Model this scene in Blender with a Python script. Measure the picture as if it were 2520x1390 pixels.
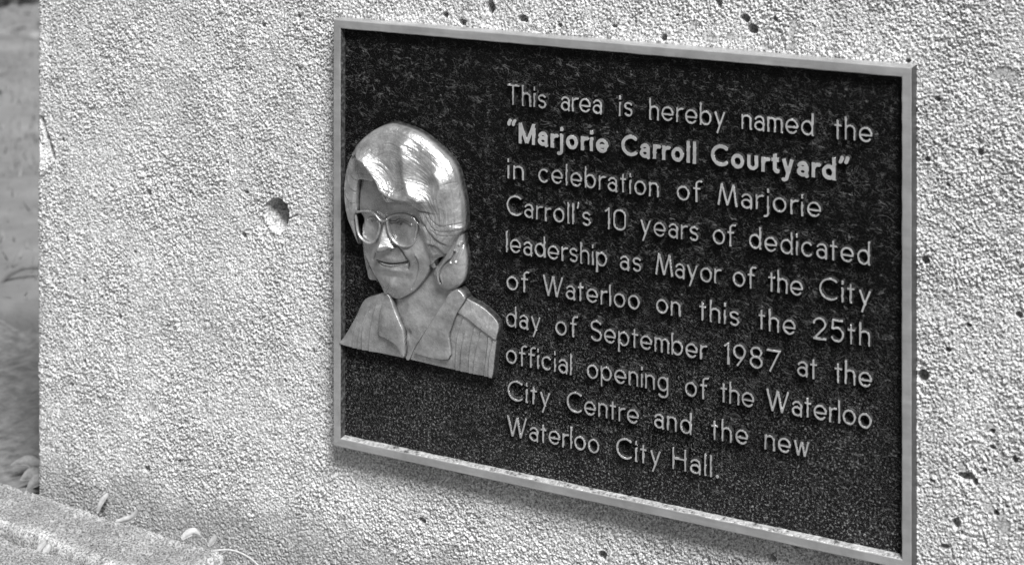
import bpy, math, random
import numpy as np

scene = bpy.context.scene
for o in list(bpy.data.objects):
    bpy.data.objects.remove(o)

# ------------------------------------------------------------------ camera
cam_data = bpy.data.cameras.new('camera')
camera = bpy.data.objects.new('camera', cam_data)
scene.collection.objects.link(camera)
scene.camera = camera
camera.location = (0.6907, -1.5768, 0.885)
camera.rotation_euler = (math.radians(90), 0, math.atan2(0.4511, 0.8925))
cam_data.sensor_width = 36.0
cam_data.lens = 60.0
cam_data.shift_y = -0.519          # level view camera with a falling front: verticals stay vertical
cam_data.clip_start = 0.05
cam_data.clip_end = 400.0
cam_data.dof.use_dof = True
cam_data.dof.focus_distance = 1.74
cam_data.dof.aperture_fstop = 6.8

# ------------------------------------------------------------------ light
SUN_DIR = np.array([1.05, -1.0, 2.1])            # towards the sun
SUN_DIR /= np.linalg.norm(SUN_DIR)
sun_el = math.asin(SUN_DIR[2])
sun_az = math.atan2(SUN_DIR[0], SUN_DIR[1])
world = bpy.data.worlds.new("World")
scene.world = world
world.use_nodes = True
wn = world.node_tree.nodes
wl = world.node_tree.links
bg = wn['Background']
sky = wn.new('ShaderNodeTexSky')
sky.sky_type = 'NISHITA'
sky.sun_disc = False
sky.sun_elevation = sun_el
sky.sun_rotation = sun_az
sky.dust_density = 3.0
sky.air_density = 1.0
bw = wn.new('ShaderNodeRGBToBW')                   # the photograph is black and white
wl.new(sky.outputs[0], bw.inputs[0])
wl.new(bw.outputs[0], bg.inputs[0])
bg.inputs[1].default_value = 0.05
sun_data = bpy.data.lights.new('sun', 'SUN')
sun_data.energy = 5.0
sun_data.angle = math.radians(20)
sun = bpy.data.objects.new('sun', sun_data)
scene.collection.objects.link(sun)
from mathutils import Vector
sun.rotation_euler = Vector(SUN_DIR).to_track_quat('Z', 'Y').to_euler()
sun.location = (2, -2, 4)
scene.view_settings.view_transform = 'Standard'
scene.view_settings.look = 'None'
scene.view_settings.gamma = 1.0
scene.view_settings.exposure = 0.42
scene.view_settings.use_curve_mapping = False
scene.render.film_transparent = False

# ------------------------------------------------------------------ traced drawing data, millimetres on the plaque / wall face
OUTLINES = {
 'hair_outline': [(-277.5, 356.5), (-283.7, 367.6), (-291.0, 382.4), (-295.2, 397.8), (-296.3, 411.2), (-295.5, 424.9), (-293.6, 436.4), (-290.3, 446.9), (-283.7, 458.9), (-273.8, 470.6), (-261.9, 480.3), (-248.9, 487.2), (-237.2, 490.3), (-223.0, 488.8), (-208.9, 485.8), (-197.4, 481.0), (-187.3, 474.8), (-174.7, 466.2), (-164.7, 457.4), (-158.5, 446.9), (-154.5, 432.1), (-151.6, 419.3), (-150.0, 406.4), (-149.8, 395.6), (-150.4, 387.8), (-157.2, 379.3), (-167.2, 366.0), (-173.5, 358.6), (-178.7, 356.8), (-184.3, 353.0), (-187.8, 360.5), (-189.9, 365.8), (-191.7, 374.1), (-193.1, 380.7), (-196.9, 386.3), (-198.4, 389.8), (-197.4, 398.4), (-201.2, 406.8), (-208.9, 409.8), (-223.0, 410.3), (-236.5, 409.5), (-242.4, 413.0), (-246.3, 419.3), (-250.2, 425.0), (-255.4, 428.5), (-263.2, 429.4), (-271.1, 429.0), (-273.5, 422.9), (-274.8, 411.5), (-276.1, 396.7), (-280.4, 383.8), (-279.0, 370.4)],
 'curl_outline': [(-153.4, 388.1), (-151.6, 373.2), (-149.6, 365.6), (-148.5, 357.2), (-148.9, 348.1), (-151.0, 337.5), (-154.4, 331.6), (-159.9, 326.6), (-166.2, 322.3), (-172.4, 322.0), (-179.4, 324.4), (-185.0, 329.1), (-188.5, 335.3), (-189.2, 339.5), (-186.4, 346.0), (-181.5, 351.0), (-177.3, 357.0), (-172.4, 365.6), (-165.5, 375.0), (-159.2, 383.7)],
 'left_lock': [(-277.1, 358.8), (-276.1, 348.8), (-274.7, 338.8), (-273.4, 332.2), (-271.1, 325.8), (-268.2, 320.0), (-260.3, 319.7), (-255.7, 317.8), (-261.6, 326.0), (-268.2, 335.2), (-272.1, 343.7), (-274.1, 354.7)],
 'face_outline': [(-258.1, 440.7), (-271.2, 431.4), (-273.3, 423.3), (-274.4, 412.0), (-275.4, 396.1), (-271.1, 387.0), (-273.1, 378.3), (-272.2, 369.9), (-273.4, 360.8), (-273.6, 357.2), (-272.3, 348.9), (-267.7, 341.1), (-260.5, 328.6), (-254.0, 321.2), (-248.7, 312.4), (-244.8, 308.2), (-240.3, 306.6), (-230.6, 305.8), (-224.8, 307.5), (-217.8, 311.8), (-208.8, 318.1), (-198.6, 330.0), (-191.7, 339.8), (-189.8, 347.2), (-184.7, 351.2), (-179.7, 361.2), (-179.9, 380.2), (-186.2, 395.9), (-193.8, 414.8), (-206.5, 426.5), (-232.1, 429.2)],
 'neck_outline': [(-243.8, 313.4), (-241.1, 303.2), (-230.1, 282.4), (-224.7, 271.5), (-223.6, 245.8), (-217.9, 242.6), (-210.5, 257.3), (-197.7, 276.8), (-183.0, 298.8), (-168.4, 319.5), (-173.7, 329.2), (-181.0, 341.0), (-183.7, 352.2), (-192.3, 346.4), (-216.6, 329.0)],
 'blouse_outline': [(-302.9, 245.8), (-298.3, 255.8), (-285.0, 277.5), (-273.1, 298.8), (-255.8, 307.3), (-246.1, 312.2), (-233.8, 316.9), (-201.3, 329.6), (-174.7, 328.7), (-157.5, 326.3), (-149.0, 318.9), (-135.3, 314.2), (-122.4, 307.5), (-111.2, 296.7), (-112.7, 281.6), (-115.3, 261.8), (-118.3, 241.0), (-125.0, 240.6), (-174.7, 241.6), (-214.8, 243.3), (-222.9, 243.6), (-255.8, 244.2)],
 'collar_left': [(-245.2, 307.0), (-249.1, 295.2), (-251.1, 285.5), (-252.5, 266.4), (-244.9, 263.4), (-237.4, 260.5), (-230.6, 256.9), (-220.7, 246.7), (-221.5, 272.3), (-226.5, 283.3), (-232.6, 295.3), (-236.7, 305.3), (-240.8, 310.6)],
 'collar_right': [(-167.0, 321.7), (-156.4, 327.3), (-147.9, 319.3), (-153.8, 308.1), (-159.1, 298.7), (-164.3, 284.6), (-166.7, 276.7), (-167.6, 253.2), (-204.2, 252.1), (-208.9, 254.4), (-201.5, 268.4), (-193.5, 281.3), (-180.8, 300.6), (-172.2, 313.5)],
 'nose_outline': [(-243.9, 389.9), (-245.0, 384.8), (-246.5, 377.7), (-250.0, 368.8), (-253.5, 360.9), (-253.1, 356.8), (-249.4, 354.4), (-243.6, 356.3), (-236.7, 358.6), (-232.1, 359.8), (-227.4, 361.9), (-230.4, 365.9), (-234.1, 370.9), (-236.7, 377.9), (-238.1, 386.6), (-239.3, 390.4)],
 'mouth': [(-252.9, 343.8), (-247.7, 344.6), (-243.1, 343.8), (-234.7, 344.2), (-225.1, 345.9), (-215.8, 347.7), (-219.9, 345.1), (-227.6, 342.6), (-235.4, 340.3), (-243.1, 340.2), (-249.0, 341.6)],
 'lens_left': [(-279.6, 391.7), (-275.5, 393.9), (-266.7, 395.9), (-258.6, 396.6), (-253.4, 395.4), (-248.8, 392.5), (-246.5, 389.3), (-245.9, 385.4), (-246.2, 381.4), (-247.6, 376.3), (-249.9, 370.6), (-253.4, 366.1), (-258.0, 363.5), (-263.2, 363.0), (-267.9, 364.3), (-272.6, 367.1), (-276.1, 371.2), (-277.8, 377.9), (-278.7, 384.8)],
 'lens_right': [(-236.4, 392.3), (-233.2, 394.9), (-228.7, 397.4), (-223.0, 398.8), (-216.1, 399.4), (-209.9, 398.2), (-204.8, 395.2), (-202.2, 391.1), (-202.0, 385.8), (-203.7, 379.2), (-204.8, 373.7), (-207.6, 368.9), (-212.2, 366.3), (-217.8, 365.7), (-224.1, 366.8), (-228.7, 369.6), (-232.1, 373.6), (-234.7, 378.2), (-236.1, 383.4), (-236.8, 388.3)],
 'bridge': [(-247.3, 391.9), (-244.7, 390.0), (-241.3, 389.4), (-238.4, 390.8), (-236.2, 392.5)],
 'temple': [(-205.4, 393.9), (-200.9, 391.5), (-196.4, 389.9), (-191.3, 389.2)],
}
CARVED = {
 'fringe_fold': [(-279.8, 452.9), (-273.4, 452.7), (-268.4, 452.4), (-260.6, 450.3), (-254.7, 443.8), (-248.9, 437.8), (-244.0, 430.8), (-240.1, 423.8), (-236.2, 415.9)],
 'fringe_under': [(-274.0, 448.2), (-273.5, 441.6), (-270.1, 433.5)],
 'wave_mark': [(-235.0, 426.3), (-223.4, 423.5), (-213.2, 429.1)],
 'wave_left': [(-222.7, 456.8), (-217.6, 451.8), (-214.4, 444.4)],
 'side_crease': [(-199.0, 409.1), (-193.9, 407.0), (-183.8, 406.6)],
 'side_part': [(-195.2, 399.7), (-188.8, 391.7), (-181.3, 382.7), (-175.0, 377.0), (-168.1, 373.5)],
 'ear_lock': [(-185.5, 372.5), (-179.3, 371.2), (-174.4, 367.0), (-171.9, 360.0)],
 'strand_a': [(-184.4, 404.3), (-180.0, 398.2), (-172.5, 393.7), (-163.8, 395.0), (-152.0, 397.4)],
 'strand_b': [(-186.9, 400.7), (-181.3, 392.1), (-173.8, 388.1), (-163.8, 388.5), (-150.1, 390.8)],
 'strand_c': [(-180.0, 387.3), (-172.5, 383.3), (-161.3, 383.6), (-152.6, 385.3)],
 'strand_d': [(-167.5, 437.0), (-160.0, 438.9), (-152.6, 437.6)],
 'left_strand_a': [(-284.4, 443.5), (-281.8, 433.6), (-273.2, 429.0)],
 'left_strand_b': [(-289.7, 432.7), (-285.7, 421.9), (-275.2, 416.4)],
 'left_strand_c': [(-292.4, 414.4), (-285.7, 406.1), (-275.8, 403.9)],
 'curl_in': [(-160.6, 365.4), (-164.8, 357.6), (-171.7, 351.8), (-176.6, 345.7), (-178.7, 339.3), (-177.0, 331.6)],
 'curl_in_b': [(-156.5, 371.4), (-160.0, 363.1), (-163.4, 355.4)],
 'curl_in_c': [(-152.4, 373.8), (-155.8, 363.6), (-157.9, 357.3)],
 'smile': [(-228.7, 364.4), (-222.4, 359.8), (-217.3, 354.1), (-213.2, 348.7), (-214.5, 341.9)],
 'cheek_line': [(-203.2, 356.4), (-201.9, 350.5), (-203.2, 341.5), (-207.0, 330.5), (-212.1, 320.4)],
 'left_smile': [(-255.4, 352.0), (-258.0, 345.5)],
 'lid_right': [(-235.0, 388.0), (-229.3, 389.2), (-224.7, 392.0), (-217.9, 390.9), (-210.5, 388.6)],
 'brow_right': [(-236.2, 395.0), (-231.6, 397.6), (-223.6, 399.8), (-215.6, 400.5), (-210.5, 399.6)],
 'lid_left': [(-265.1, 387.0), (-260.4, 389.6), (-255.8, 389.6), (-252.3, 387.6)],
 'mouth_top': [(-253.5, 344.8), (-248.3, 344.4), (-243.1, 343.8), (-234.7, 344.2), (-225.1, 346.0), (-218.7, 347.7), (-214.5, 349.5)],
 'mouth_low': [(-251.9, 343.5), (-248.3, 341.4), (-243.1, 339.7), (-235.4, 339.5), (-227.6, 341.9), (-220.6, 344.8), (-215.8, 348.3)],
 'crest_a': [(-267.5, 454.4), (-255.7, 446.8), (-247.9, 436.5), (-238.9, 425.3), (-226.0, 419.0), (-208.1, 417.8)],
 'crest_b': [(-217.0, 470.9), (-212.5, 457.0), (-211.3, 440.6), (-204.3, 428.2), (-194.1, 418.4)],
 'crest_c': [(-177.1, 446.4), (-172.1, 440.4), (-171.5, 429.5), (-177.1, 416.9)],
 'yoke': [(-154.4, 301.9), (-145.2, 298.1), (-134.8, 292.2), (-118.0, 283.2)],
 'pleat_0': [(-152.3, 295.0), (-158.2, 278.0), (-160.2, 255.8)],
 'pleat_1': [(-149.7, 280.5), (-152.9, 266.1), (-154.9, 246.2)],
 'pleat_2': [(-139.2, 286.7), (-143.1, 268.8), (-145.1, 247.8)],
 'pleat_3': [(-131.4, 284.4), (-136.6, 264.1), (-139.9, 244.1)],
 'pleat_4': [(-122.4, 281.3), (-124.3, 262.7), (-127.6, 242.7)],
 'pleat_5': [(-117.2, 278.6), (-121.1, 260.9), (-122.4, 241.2)],
 'pleat_6': [(-281.5, 278.0), (-285.7, 258.3), (-287.1, 246.2)],
 'pleat_7': [(-265.5, 287.5), (-273.1, 266.2), (-274.9, 245.7)],
 'pleat_8': [(-257.8, 293.4), (-263.4, 268.9), (-266.1, 249.5)],
 'pleat_9': [(-271.0, 281.9), (-276.6, 266.8), (-280.1, 249.7)],
}
SPOTS = {
 'eye_left': (-259.3, 385.5),
 'eye_right': (-223.0, 387.5),
 'chin': (-234.7, 320.8),
 'mouth_right': (-215.1, 347.6),
 'mouth_left': (-254.0, 343.2),
 'cheek': (-198.2, 361.5),
 'cheek_in': (-207.2, 358.9),
 'brow_mid': (-243.1, 393.7),
 'lower_lip': (-234.8, 338.3),
 'upper_lip': (-234.8, 349.4),
 'hollow_top': (-222.7, 473.4),
 'hollow_mid': (-217.6, 441.9),
 'hollow_side': (-185.2, 431.0),
 'hollow_rim': (-168.7, 448.9),
 'gleam_a': (-251.1, 466.0),
 'gleam_b': (-196.0, 461.9),
 'gleam_c': (-238.9, 444.2),
 'earlobe': (-186.6, 356.8),
 'nostril': (-235.6, 361.8),
 'nose_tip': (-244.6, 361.6),
 'left_gap': (-272.2, 383.4),
 'throat': (-218.1, 273.1),
}
TEXT = [
 (522.2, [('This', -103.0, -58.9), ('area', -42.7, 2.7), ('is', 21.0, 36.0), ('hereby', 53.5, 132.6), ('named', 148.6, 219.9), ('the', 239.9, 276.0)]),
 (483.7, [('“Marjorie', -103.5, 9.8), ('Carroll', 23.6, 102.9), ('Courtyard”', 117.5, 254.6)]),
 (446.6, [('in', -103.3, -84.2), ('celebration', -67.9, 63.6), ('of', 82.2, 107.6), ('Marjorie', 124.3, 227.4)]),
 (408.5, [("Carroll's", -104.0, -9.5), ('10', 5.6, 29.1), ('years', 43.8, 105.1), ('of', 119.5, 142.0), ('dedicated', 156.2, 273.7)]),
 (370.5, [('leadership', -104.9, 8.4), ('as', 21.9, 45.1), ('Mayor', 59.8, 127.6), ('of', 139.8, 162.4), ('the', 175.6, 209.7), ('City', 225.2, 274.9)]),
 (332.6, [('of', -104.4, -79.1), ('Waterloo', -63.0, 43.4), ('on', 60.6, 86.6), ('this', 105.7, 146.5), ('the', 165.7, 202.6), ('25th', 219.1, 274.1)]),
 (294.9, [('day', -104.9, -64.9), ('of', -48.9, -24.5), ('September', -9.9, 113.1), ('1987', 130.8, 187.8), ('at', 203.9, 223.5), ('the', 240.2, 275.6)]),
 (257.1, [('official', -104.9, -30.3), ('opening', -14.0, 73.9), ('of', 90.8, 114.3), ('the', 127.6, 161.6), ('Waterloo', 173.2, 275.2)]),
 (220.0, [('City', -103.0, -54.3), ('Centre', -36.2, 42.5), ('and', 58.5, 98.0), ('the', 118.3, 155.5), ('new', 171.7, 216.0)]),
 (183.0, [('Waterloo', -103.7, 0.0), ('City', 18.1, 65.8), ('Hall.', 77.7, 126.4)]),
]
PITS = [(-185.6, 605.6, 4, 4), (-165.1, 599.8, 5, 4), (-132.4, 618.6, 6, 9), (-94.5, 608.2, 6, 4), (118.5, 640.0, 4, 7), (145.1, 626.0, 5, 5), (153.4, 616.0, 6, 6), (109.7, 592.9, 3, 3), (61.6, 600.7, 4, 4), (175.8, 627.4, 2.5, 2.5), (-52.3, 604.6, 3, 2.5), (-579.0, 372.1, 4, 6), (-445.3, 340.6, 4, 4.5), (-622.1, 222.8, 3.5, 5), (-707.0, 420.2, 3, 3), (-674.0, 161.1, 3, 4), (-581.4, 52.0, 4, 5), (-351.7, 224.3, 2, 3.5), (-418.2, 578.4, 3, 3), (-370.4, 591.8, 2.5, 2.5), (-343.7, 588.3, 2, 2), (-214.3, 66.7, 5, 4), (320.1, 415.3, 4, 4), (317.4, 308.0, 6, 7), (357.5, 223.0, 8, 4.5), (365.5, 219.4, 3, 4), (347.9, 178.1, 4.5, 6), (330.5, 565.1, 3, 3.5), (303.5, 597.6, 2.5, 2.5), (369.9, 519.9, 3.5, 4), (321.9, 508.5, 2.5, 2.5), (384.4, 195.4, 3, 3), (-5.2, 74.4, 5, 5), (173.8, 109.7, 4, 4), (404.1, 377.2, 3, 4), (337.6, 155.4, 4, 2.5), (-700.7, 302.1, 2.5, 3.5), (-675.8, 257.2, 3, 3.5), (-721.4, 333.5, 2.5, 2.5), (-725.9, 530.3, 1.8, 5), (-727.8, 517.0, 2.5, 3), (-694.5, 131.2, 3, 3), (-389.3, 186.8, 2.5, 2), (-373.1, 447.8, 2, 2), (-489.2, 391.8, 2, 2), (-442.0, 389.0, 4, 2), (-370.4, 534.3, 2, 2.5), (380.8, 268.7, 3, 3), (380.8, 254.0, 3, 2.5), (400.5, 246.7, 3, 4), (373.5, 232.4, 2.5, 2.5), (325.7, 213.2, 3, 2), (8.1, 608.1, 3, 2), (-535.1, 70.1, 2.5, 2.5), (-540.9, 79.8, 2, 2), (-466.6, 419.7, 1.8, 1.8), (-599.9, 301.0, 2, 2), (-648.2, 241.9, 2, 2), (340.5, 487.0, 2, 2), (284.1, 584.7, 3, 2.5), (358.9, 361.2, 3, 2.5), (340.5, 336.1, 2.5, 2.5)]
EMBEDDED = [(193.2, 618.9, 4, 11, -0.3), (108.5, 603.5, 7, 6, 0), (90.7, 612.9, 3, 8, -0.4), (397.7, 591.4, 6, 7, 0), (386.2, 593.4, 9, 4, 0.6), (-398.0, 181.7, 6, 5, -0.4), (-573.1, 125.6, 6, 5, 0), (389.8, 186.6, 6, 9, 0.2), (353.4, 230.4, 5, 6, 0), (-426.5, 93.2, 3, 6, 0), (165.7, 599.2, 4, 4, 0), (193.2, 603.0, 4, 4, 0), (130.6, 607.2, 5, 4, 0), (-607.6, 174.2, 5, 4, 0), (377.9, 271.9, 6, 5, 0), (377.9, 198.2, 9, 4, -0.5), (-449.8, 98.9, 3, 5, 0)]


# ------------------------------------------------------------------ helpers
C = scene.collection
rng = np.random.default_rng(7)
random.seed(7)


def link(name, mesh, parent=None):
    o = bpy.data.objects.new(name, mesh)
    C.objects.link(o)
    if parent is not None:
        o.parent = parent
    return o


def mesh_from(name, verts, faces_quads=None, faces=None, mats=(), mat_index=None, smooth=True, attrs=None):
    me = bpy.data.meshes.new(name)
    verts = np.asarray(verts, np.float32).reshape(-1, 3)
    if faces is not None:
        me.from_pydata(verts.tolist(), [], [list(map(int, f)) for f in faces])
    else:
        q = np.asarray(faces_quads, np.int32).reshape(-1, 4)
        me.vertices.add(len(verts))
        me.vertices.foreach_set('co', verts.ravel())
        me.loops.add(q.size)
        me.loops.foreach_set('vertex_index', q.ravel())
        me.polygons.add(len(q))
        me.polygons.foreach_set('loop_start', np.arange(0, q.size, 4, dtype=np.int32))
        me.polygons.foreach_set('loop_total', np.full(len(q), 4, np.int32))
    for m in mats:
        me.materials.append(m)
    n = len(me.polygons)
    if mat_index is not None:
        me.polygons.foreach_set('material_index', np.asarray(mat_index, np.int32))
    me.polygons.foreach_set('use_smooth', np.full(n, bool(smooth)))
    me.update(calc_edges=True)
    if attrs:
        for k, v in attrs.items():
            a = me.attributes.new(k, 'FLOAT', 'POINT')
            a.data.foreach_set('value', np.asarray(v, np.float32).ravel())
    me.validate()
    return me


def grid_quads(n, m, flip=False):
    i, j = np.meshgrid(np.arange(n - 1), np.arange(m - 1), indexing='ij')
    a = (i * m + j).ravel()
    q = np.stack([a, a + m, a + m + 1, a + 1], 1)
    return q[:, ::-1] if flip else q


def vnoise(x, y, seed=0):
    xi = np.floor(x).astype(np.int64)
    yi = np.floor(y).astype(np.int64)
    fx = x - xi
    fy = y - yi
    fx = fx * fx * (3 - 2 * fx)
    fy = fy * fy * (3 - 2 * fy)

    def h(a, b):
        k = (a * 374761393 + b * 668265263 + seed * 1442695041) & 0xffffffff
        k = ((k ^ (k >> 13)) * 1274126177) & 0xffffffff
        return ((k ^ (k >> 16)) & 0xffff) / 65535.0
    v0 = h(xi, yi) * (1 - fx) + h(xi + 1, yi) * fx
    v1 = h(xi, yi + 1) * (1 - fx) + h(xi + 1, yi + 1) * fx
    return v0 * (1 - fy) + v1 * fy


def worley(x, y, seed=0):
    xi = np.floor(x).astype(np.int64)
    yi = np.floor(y).astype(np.int64)
    best = np.full(x.shape, 9.0, np.float32)
    for dx in (-1, 0, 1):
        for dy in (-1, 0, 1):
            a, b = xi + dx, yi + dy
            k = (a * 374761393 + b * 668265263 + seed * 1442695041) & 0xffffffff
            k = ((k ^ (k >> 13)) * 1274126177) & 0xffffffff
            k = k ^ (k >> 16)
            px_ = a + (k & 0xff) / 255.0
            py_ = b + ((k >> 8) & 0xff) / 255.0
            best = np.minimum(best, ((px_ - x) ** 2 + (py_ - y) ** 2).astype(np.float32))
    return np.sqrt(best)


def sstep(x):
    x = np.clip(x, 0, 1)
    return x * x * (3 - 2 * x)


def catmull(pts, closed=True, sub=4):
    p = np.asarray(pts, float)
    n = len(p)
    out = []
    rngi = range(n) if closed else range(n - 1)
    for i in rngi:
        if closed:
            p0, p1, p2, p3 = p[(i - 1) % n], p[i], p[(i + 1) % n], p[(i + 2) % n]
        else:
            p0, p1, p2, p3 = p[max(i - 1, 0)], p[i], p[i + 1], p[min(i + 2, n - 1)]
        for k in range(sub):
            t = k / sub
            out.append(0.5 * ((2 * p1) + (-p0 + p2) * t + (2 * p0 - 5 * p1 + 4 * p2 - p3) * t * t + (-p0 + 3 * p1 - 3 * p2 + p3) * t ** 3))
    if not closed:
        out.append(p[-1])
    return np.array(out)


def seg_dist(X, Z, line, closed=False):
    line = np.asarray(line, float)
    best = np.full(X.shape, 1e9)
    n = len(line)
    for i in range(n if closed else n - 1):
        a, b = line[i], line[(i + 1) % n]
        d = b - a
        L2 = d @ d + 1e-12
        t = np.clip(((X - a[0]) * d[0] + (Z - a[1]) * d[1]) / L2, 0, 1)
        best = np.minimum(best, (X - a[0] - t * d[0]) ** 2 + (Z - a[1] - t * d[1]) ** 2)
    return np.sqrt(best)


def poly_sd(X, Z, poly):
    poly = np.asarray(poly, float)
    d = seg_dist(X, Z, poly, True)
    inside = np.zeros(X.shape, bool)
    n = len(poly)
    for i in range(n):
        (x0, z0), (x1, z1) = poly[i], poly[(i + 1) % n]
        if z0 == z1:
            continue
        c = ((z0 > Z) != (z1 > Z)) & (X < (x1 - x0) * (Z - z0) / (z1 - z0) + x0)
        inside ^= c
    return np.where(inside, d, -d)


def tag(o, label=None, cat=None, group=None, kind=None):
    if label:
        o['label'] = label
    if cat:
        o['category'] = cat
    if group:
        o['group'] = group
    if kind:
        o['kind'] = kind
    return o


# ------------------------------------------------------------------ materials
class Mat:
    def __init__(self, name):
        self.m = bpy.data.materials.new(name)
        self.m.use_nodes = True
        self.t = self.m.node_tree
        self.b = self.t.nodes['Principled BSDF']
        self.co = self.t.nodes.new('ShaderNodeTexCoord').outputs['Object']

    def n(self, kind, **kw):
        nd = self.t.nodes.new('ShaderNode' + kind)
        for k, v in kw.items():
            if k.startswith('i_'):
                nd.inputs[k[2:].replace('_', ' ')].default_value = v
            else:
                setattr(nd, k, v)
        return nd

    def l(self, a, b):
        self.t.links.new(a, b)

    def noise(self, scale, detail=4, rough=0.6, stretch=None, dist=0.0):
        nd = self.n('TexNoise', i_Scale=scale, i_Detail=detail, i_Roughness=rough, i_Distortion=dist)
        src = self.co
        if stretch:
            mp = self.n('Mapping')
            mp.inputs['Scale'].default_value = stretch
            self.l(self.co, mp.inputs[0])
            src = mp.outputs[0]
        self.l(src, nd.inputs['Vector'])
        return nd.outputs['Fac']

    def ramp(self, fac, stops):
        nd = self.n('ValToRGB')
        e = nd.color_ramp.elements
        while len(e) < len(stops):
            e.new(0.5)
        for el, (p, v) in zip(e, stops):
            el.position = p
            el.color = (v, v, v, 1)
        self.l(fac, nd.inputs[0])
        return nd.outputs[0]

    def math(self, op, a, b=None, clamp=False):
        nd = self.n('Math', operation=op, use_clamp=clamp)
        for i, v in enumerate((a, b)):
            if v is None:
                continue
            if isinstance(v, (int, float)):
                nd.inputs[i].default_value = v
            else:
                self.l(v, nd.inputs[i])
        return nd.outputs[0]

    def mix(self, fac, a, b):
        nd = self.n('Mix', data_type='FLOAT')
        for i, v in ((0, fac), (2, a), (3, b)):
            if isinstance(v, (int, float)):
                nd.inputs[i].default_value = v
            else:
                self.l(v, nd.inputs[i])
        return nd.outputs[0]

    def attr(self, name):
        return self.n('Attribute', attribute_name=name).outputs['Fac']

    def bump(self, height, dist, strength=1.0, normal=None):
        nd = self.n('Bump', i_Strength=strength, i_Distance=dist)
        self.l(height, nd.inputs['Height'])
        if normal is not None:
            self.l(normal, nd.inputs['Normal'])
        return nd.outputs[0]

    def set(self, **kw):
        for k, v in kw.items():
            s = self.b.inputs[k.replace('_', ' ')]
            if isinstance(v, (int, float)):
                if s.type == 'RGBA':
                    s.default_value = (v, v, v, 1)
                else:
                    s.default_value = v
            else:
                self.l(v, s)
        return self.m


def mat_concrete(name, lo, hi, bump=0.0006, use_tone=True):
    M = Mat(name)
    g1 = M.noise(420, 3, 0.6)
    g2 = M.noise(900, 2, 0.6)
    blot = M.noise(9, 4, 0.6)
    g = M.math('ADD', M.math('MULTIPLY', g1, 0.65), M.math('MULTIPLY', g2, 0.35))
    col = M.ramp(g, [(0.38, lo), (0.49, (lo + hi) / 2), (0.58, hi)])
    col = M.math('MULTIPLY', col, M.ramp(blot, [(0.3, 0.9), (0.7, 1.06)]))
    pores = M.ramp(M.noise(230, 4, 0.75), [(0.30, 0.42), (0.39, 1.0)])
    col = M.math('MULTIPLY', col, pores)
    if use_tone:
        col = M.math('MULTIPLY', col, M.attr('tone'))
        flat = M.attr('flatness')
        bh = M.mix(flat, g, 0.5)
    else:
        bh = g
    nrm = M.bump(bh, bump, 1.0)
    return M.set(Base_Color=col, Roughness=0.85, Normal=nrm, Specular_IOR_Level=0.35)


M_wall = mat_concrete('sandblasted_concrete', 0.20, 0.95, 0.0028)
M_paver = mat_concrete('weathered_paving_concrete', 0.05, 0.40, 0.0035)


def mat_plate():
    M = Mat('black_plaque_paint')
    sep = M.n('SeparateXYZ')
    M.l(M.co, sep.inputs[0])
    z = sep.outputs['Z']
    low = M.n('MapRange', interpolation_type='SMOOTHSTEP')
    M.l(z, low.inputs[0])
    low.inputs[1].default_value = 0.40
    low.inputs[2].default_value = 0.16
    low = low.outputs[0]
    # wrinkled paint: thin broken ridges
    w = M.noise(58, 2.2, 0.5, stretch=(1.0, 1.0, 1.7), dist=0.9)
    ridge = M.math('SUBTRACT', 1.0, M.math('MULTIPLY', M.math('ABSOLUTE', M.math('SUBTRACT', w, 0.5)), 42.0), clamp=True)
    w2 = M.noise(150, 3, 0.6, stretch=(1.0, 1.0, 1.5), dist=0.8)
    ridge2 = M.math('SUBTRACT', 1.0, M.math('MULTIPLY', M.math('ABSOLUTE', M.math('SUBTRACT', w2, 0.5)), 24.0), clamp=True)
    brk = M.ramp(M.noise(130, 3, 0.7), [(0.46, 0.0), (0.58, 1.0)])
    wr = M.math('ADD', M.math('MULTIPLY', ridge, brk), M.math('MULTIPLY', ridge2, 0.35))
    gr = M.noise(330, 3, 0.7)
    gr2 = M.ramp(gr, [(0.4, 0.0), (0.72, 1.0)])
    h = M.mix(low, M.math('ADD', wr, M.math('MULTIPLY', gr2, 0.5)), M.math('ADD', M.math('MULTIPLY', wr, 0.35), M.math('MULTIPLY', gr2, 1.5)))
    n = M.bump(h, 0.0013, 1.0)
    dust = M.ramp(M.noise(420, 3, 0.7), [(0.54, 0.0), (0.64, 1.0)])  # glinting grain, put into the colour as pale specks, mostly low down
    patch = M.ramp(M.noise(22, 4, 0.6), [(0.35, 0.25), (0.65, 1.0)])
    glint_grain_f = M.math('MULTIPLY', M.math('MULTIPLY', dust, patch), M.mix(low, 0.035, 1.0))
    ridge_glint = M.math('MULTIPLY', M.math('MULTIPLY', M.math('ADD', ridge, M.math('MULTIPLY', ridge2, 0.45)), brk), M.mix(low, 0.31, 0.2))  # glints along the wrinkle ridges, painted into the colour
    col = M.math('ADD', M.mix(glint_grain_f, 0.003, 0.30), M.math('MULTIPLY', ridge_glint, 0.35))
    rough = M.mix(M.noise(80, 3, 0.6), 0.14, 0.34)
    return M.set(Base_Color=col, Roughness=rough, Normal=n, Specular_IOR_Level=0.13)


def mat_side_paint(name='weathered_dark_paint', k=1.0):
    M = Mat(name)
    g = M.noise(260, 3, 0.65)
    col = M.ramp(g, [(0.42, 0.02 * k), (0.62, 0.075 * k), (0.75, 0.2 * k)])
    n = M.bump(g, 0.0008, 1.0)
    return M.set(Base_Color=col, Roughness=0.5, Normal=n)


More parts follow.
